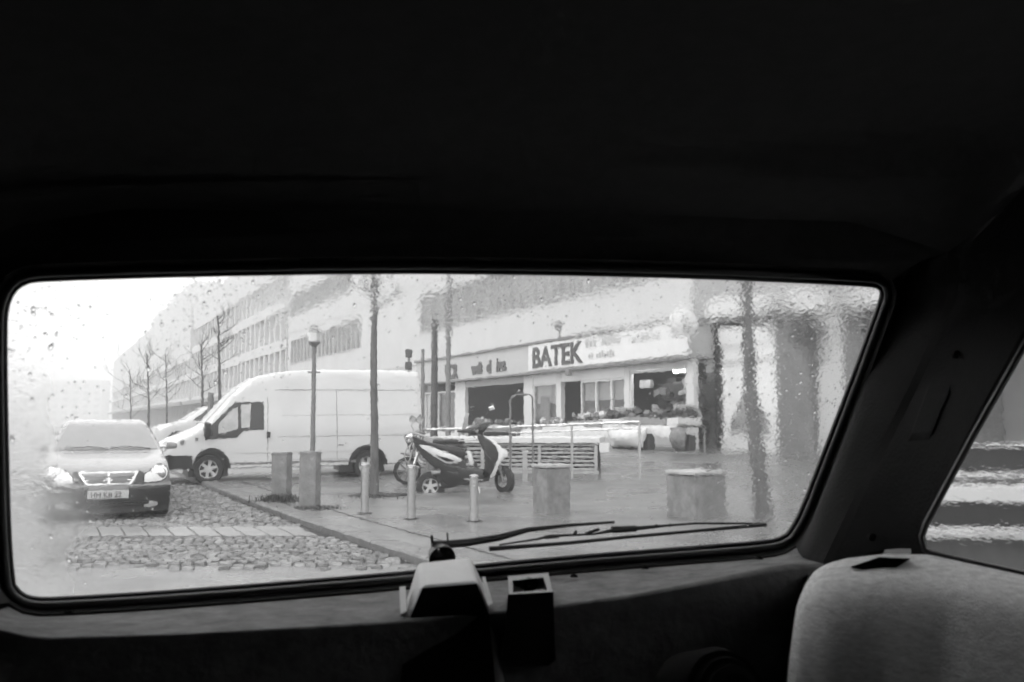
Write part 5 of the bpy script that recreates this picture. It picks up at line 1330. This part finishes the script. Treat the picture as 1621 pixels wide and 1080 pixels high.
patch([PL([(1283, 915, 1.345), (1268, 940, 1.30), (1257, 985, 1.25), (1243, 1120, 1.22), (1230, 1400, 1.22)]), PL([(1270, 900, 1.40), (1262, 940, 1.40), (1250, 985, 1.40), (1235, 1120, 1.38), (1225, 1400, 1.36)])], 'side_box_edge', m_cab, 20, sm=1)
sb = [(1347, 897), (1392, 882), (1440, 884), (1402, 911)]
b = MB(); b.add([P(x, y, 1.255 - .0002 * (x - 1347)) for x, y in sb] + [P(x, y + 3, 1.29) for x, y in sb], [(0, 1, 2, 3), (7, 6, 5, 4)] + [(i, i + 4, (i + 1) % 4 + 4, (i + 1) % 4) for i in range(4)]); b.build('belt_slot', m_slotp, cabin)
# wiper motor housing
def solid(front, back, name, mat, parent=cabin, bev=True):
    n_ = len(front); b = MB(); b.add(front + back, [tuple(range(n_)), tuple(range(2 * n_ - 1, n_ - 1, -1))] + [(i, i + n_, (i + 1) % n_ + n_, (i + 1) % n_) for i in range(n_)])
    o = b.build(name, mat, parent)
    if bev:
        m_ = o.modifiers.new('bevel', 'BEVEL'); m_.width = .003; m_.segments = 3; m_.limit_method = 'ANGLE'; m_.angle_limit = R(25)
    return o
hb = [P(661, 890, 1.30), P(744, 881, 1.325), P(757, 921, 1.215), P(668, 928, 1.20)]
hd = [P(640, 972, 1.27), P(778, 958, 1.29), P(800, 1120, 1.23), P(612, 1130, 1.20)]
b = MB(); A0, B0, C0, D0 = hb; LB, RB = P(636, 975, 1.30), P(784, 962, 1.32); LF, RF = P(644, 985, 1.195), P(776, 972, 1.215); LL, RL = P(600, 1180, 1.17), P(815, 1180, 1.19); LLb, RLb = P(590, 1180, 1.30), P(825, 1180, 1.32)
b.add([A0, B0, C0, D0, LB, RB, LF, RF, LL, RL, LLb, RLb], [(0, 1, 2, 3), (3, 2, 7, 6), (0, 3, 6, 4), (1, 5, 7, 2), (6, 7, 9, 8), (4, 6, 8, 10), (5, 11, 9, 7), (0, 4, 5, 1), (4, 10, 11, 5)])
ho = b.build('motor_housing', m_house, cabin); m_ = ho.modifiers.new('bevel', 'BEVEL'); m_.width = .006; m_.segments = 3; m_.limit_method = 'ANGLE'; m_.angle_limit = R(15)
b = MB(); b.add([P(669, 931, 1.198), P(755, 924, 1.213), P(774, 975, 1.210), P(795, 1200, 1.18), P(618, 1200, 1.16), P(646, 985, 1.19)], [(0, 1, 2, 5), (5, 2, 3, 4)]); b.build('housing_face', m_cab, ho)
for pts in ([(632, 929), (642, 928), (644, 968), (634, 972)], [(763, 914), (768, 913), (780, 955), (772, 959)]):
    f_ = [P(x, y, 1.235 - .05 * (y > 935)) for x, y in pts]; bk_ = [P(x, y, 1.26 - .02 * (y > 935)) for x, y in pts]; solid(f_, bk_, 'housing_tab', m_house, ho, False)
# tailgate latch box
lf = [P(806, 915, 1.20), P(866, 909, 1.21), P(872, 938, 1.19), P(808, 941, 1.18)]
b = MB(); 
b.add([P(804, 941, 1.18), P(876, 937, 1.19), P(878, 1040, 1.17), P(868, 1052, 1.17), P(800, 1056, 1.16), P(795, 1045, 1.16)] + [P(804, 941, 1.30), P(876, 937, 1.31), P(880, 1045, 1.29), P(870, 1055, 1.29), P(800, 1060, 1.28), P(792, 1045, 1.28)], [tuple(range(6)), tuple(range(11, 5, -1))] + [(i, i + 6, (i + 1) % 6 + 6, (i + 1) % 6) for i in range(6)])
lb = b.build('latch_box', m_cab, cabin)
b = MB(); fr_ = [(804, 912), (868, 907), (875, 937), (806, 942)]; inn = [(811, 919), (860, 914), (866, 934), (812, 938)]
dz_ = lambda y: 1.245 - (y - 907) / 35 * .055
v = [P(x, y, dz_(y)) for x, y in fr_] + [P(x, y, dz_(y)) for x, y in inn] + [P(x, y, 1.26) for x, y in inn] + [P(x, y, 1.27) for x, y in fr_]
b.add(v, [(i, (i + 1) % 4, (i + 1) % 4 + 4, i + 4) for i in range(4)] + [(i + 4, (i + 1) % 4 + 4, (i + 1) % 4 + 8, i + 8) for i in range(4)] + [(i, i + 12, (i + 1) % 4 + 12, (i + 1) % 4) for i in range(4)] + [(8, 9, 10, 11)])
b.build('latch_rim', m_winframe, lb)
for x0, x1 in ((814, 828), (845, 861)):
    f_ = [P(x0, 930, 1.245), P(x1, 927, 1.245), P(x1 + 1, 934, 1.225), P(x0, 936, 1.225)]; solid(f_, [p + Vector((0, .02, -.01)) for p in f_], 'latch_tongue', m_house, lb, False)
b = MB(); b.lathe([(.001, -.01), (.010, -.008), (.012, .01)], P(837, 926, 1.24), 'Y', 14); b.build('striker', m_slotp, lb)
# round ribbed knob low on the right
kn = P(1150, 1108, 1.12); b = MB(); b.lathe([(.001, -.02), (.022, -.022), (.03, -.018), (.032, -.010), (.037, -.012), (.040, -.004), (.045, -.004), (.050, .01), (.052, .06)], (0, 0, 0), 'Y', 40)
o = b.build('luggage_knob', m_slotp, cabin, smooth=True, angle=30); o.location = kn; o.rotation_euler = (R(-20), 0, R(25)); o.scale = (1.15, 1, 1.15)
# the rest of the shell: sides, floor, added wall behind the camera to shut out sky light
b = MB(); b.add([Vector(p) for p in ((-.95, -1.5, .4), (1.15, -1.5, .4), (1.15, -1.5, 1.86), (-.95, -1.5, 1.86))], [(0, 1, 2, 3)])
b.add([Vector(p) for p in ((-.95, -1.5, .55), (1.15, -1.5, .55), (1.15, 1.45, .55), (-.95, 1.45, .55))], [(0, 1, 2, 3)])
b.add([Vector(p) for p in ((-.95, -1.5, .4), (-.95, 1.3, .4), (-.95, 1.3, 1.1), (-.95, -.3, 1.9), (-.95, -1.5, 1.9))], [(0, 1, 2, 3, 4)])
b.add([Vector(p) for p in ((1.02, -1.5, .4), (1.02, .75, .4), (1.02, .75, 1.95), (1.02, -1.5, 1.95))], [(0, 1, 2, 3)])
b.build('cabin_shell', m_head, cabin)
b = MB(); b.add([Vector(p) for p in ((-1.0, -1.52, 1.93), (1.25, -1.52, 1.93), (1.25, 1.0, 1.95), (.7, 1.30, 1.88), (-.7, 1.0, 1.86), (-1.0, .9, 1.86))], [(0, 1, 2, 3, 4, 5)]); b.build('roof', m_black, cabin)
b = MB(); b.add([Vector(p) for p in ((-1.0, 1.25, .35), (1.1, 1.6, .35), (1.1, 1.55, 1.10), (.2, 1.50, 1.13), (-1.0, 1.20, 1.05))], [(0, 1, 2, 3, 4)]); b.build('tailgate_outer', m_black, cabin)

# rear wiper, outside the glass
wpr = MB(); wpr.lathe([(.001, .028), (.012, .026), (.017, .016), (.019, 0)], (0, 0, 0), 'Z', 20)
wo_ = wpr.build('rear_wiper', m_black, cabin, smooth=True); wo_.location = WPt(700, 884, .012); wo_.rotation_euler = WN.to_track_quat('Z', 'Y').to_euler()
inv = Matrix.LocRotScale(wo_.location, wo_.rotation_euler, None).inverted()
def wpart(pts, r, name, out, mat=m_black, seg=6):
    b = MB(); b.tube([inv @ WPt(x, y, out if not isinstance(out, (list, tuple)) else out[i]) for i, (x, y) in enumerate(pts)], r, seg); return b.build(name, mat, wo_, smooth=True)
wpart([(684, 861), (700, 861.5), (740, 858), (790, 850), (835, 838), (900, 831), (972, 826)], [.006, .0065, .006, .0055, .004, .0028, .002], 'arm', .03)
wpart([(683, 847), (685, 868)], .0022, 'arm_pin', .03); wpart([(708, 843), (709, 868)], .0014, 'arm_pin', .03)
wpart([(774, 868.5), (900, 859), (1000, 849), (1100, 840), (1212, 830)], [.0035, .0028, .0026, .0026, .003], 'blade', .014)
wpart([(790, 862), (850, 853), (870, 848), (940, 845), (975, 838), (1005, 836), (1060, 831), (1100, 828), (1210, 828)], [.0012, .0018, .0022, .0016, .0035, .0035, .0018, .0018, .0016], 'blade_bridge', .02)
wpart([(862, 850), (884, 848)], .003, 'blade_claw', .02); wpart([(968, 838), (1006, 836)], [.0055, .005], 'blade_joint', .022)
for a, c_ in ((908, 912), (926, 948), (1032, 1040), (1058, 1062)):
    wpart([(a, 846 - (a - 908) * .09), (c_, 840 - (c_ - 908) * .07)], .0024, 'blade_claw', .02)

# raindrops standing on the outside of the pane
m_drop = bpy.data.materials.new('water_drop'); m_drop.use_nodes = True; nt_ = m_drop.node_tree; nt_.nodes.clear()
o_ = nt_.nodes.new('ShaderNodeOutputMaterial'); g_ = nt_.nodes.new('ShaderNodeBsdfGlass'); g_.inputs['IOR'].default_value = 1.33; g_.inputs['Roughness'].default_value = 0.0
nt_.links.new(g_.outputs[0], o_.inputs[0])
r_ = random.Random(99); b = MB(); U1 = Vector((1, .3, 0)).normalized(); U2 = WN.cross(U1).normalized() * -1
cnt = 0
while cnt < 2000:
    px, py = r_.uniform(14, 1388), r_.uniform(436, 930)
    if not inpoly(px, py, loop): continue
    dens = (.35 * sst(190, 20, px) if px < 190 else 0) + (sst(1080, 1250, px)) + .45 * sst(570, 440, py) * (1 if px > 260 else .35) + .05 + (.7 * sst(640, 560, py) if 230 < px < 460 else 0)
    if r_.random() > dens: continue
    cnt += 1
    rr = min(.0022, .0005 * math.exp(abs(r_.gauss(0, .55)))) * (1.25 if px < 150 else 1)
    c_ = WPt(px, py, .0044); sx_, sy_ = rr * r_.uniform(.8, 1.25), rr * r_.uniform(.9, 1.7); h_ = rr * .26; sk = r_.uniform(-.3, .3)
    vs_ = [c_ + WN * h_]; m2 = 8
    for k in range(m2):
        a = 2 * math.pi * k / m2; vs_.append(c_ + U1 * (math.cos(a) * sx_ * .62 + sk * math.sin(a) * sy_ * .6) + U2 * math.sin(a) * sy_ * .62 + WN * h_ * .72)
    for k in range(m2):
        a = 2 * math.pi * k / m2; vs_.append(c_ + U1 * (math.cos(a) * sx_ + sk * math.sin(a) * sy_) + U2 * math.sin(a) * sy_)
    b.add(vs_, [(0, 1 + k, 1 + (k + 1) % m2) for k in range(m2)] + [(1 + k, 9 + k, 9 + (k + 1) % m2, 1 + (k + 1) % m2) for k in range(m2)] + [tuple(range(16, 8, -1))])
tag(b.build('raindrops', m_drop, smooth=True, angle=180), kind='stuff')

# ------------------------------------------------------------------ air: rain haze over the whole street
hz = MB(); hz.box((0, 400, 21), (1500, 1100, 46))
ho_ = hz.build('haze', bpy.data.materials.new('haze_air')); tag(ho_, kind='stuff')
hm = ho_.data.materials[0]; hm.use_nodes = True; hn = hm.node_tree; hn.nodes.clear()
o_ = hn.nodes.new('ShaderNodeOutputMaterial'); pv = hn.nodes.new('ShaderNodeVolumePrincipled'); pv.inputs['Color'].default_value = (.96, .96, .96, 1); pv.inputs['Density'].default_value = 0.0026
pv.inputs['Anisotropy'].default_value = 0.0
hn.links.new(pv.outputs[0], o_.inputs['Volume'])
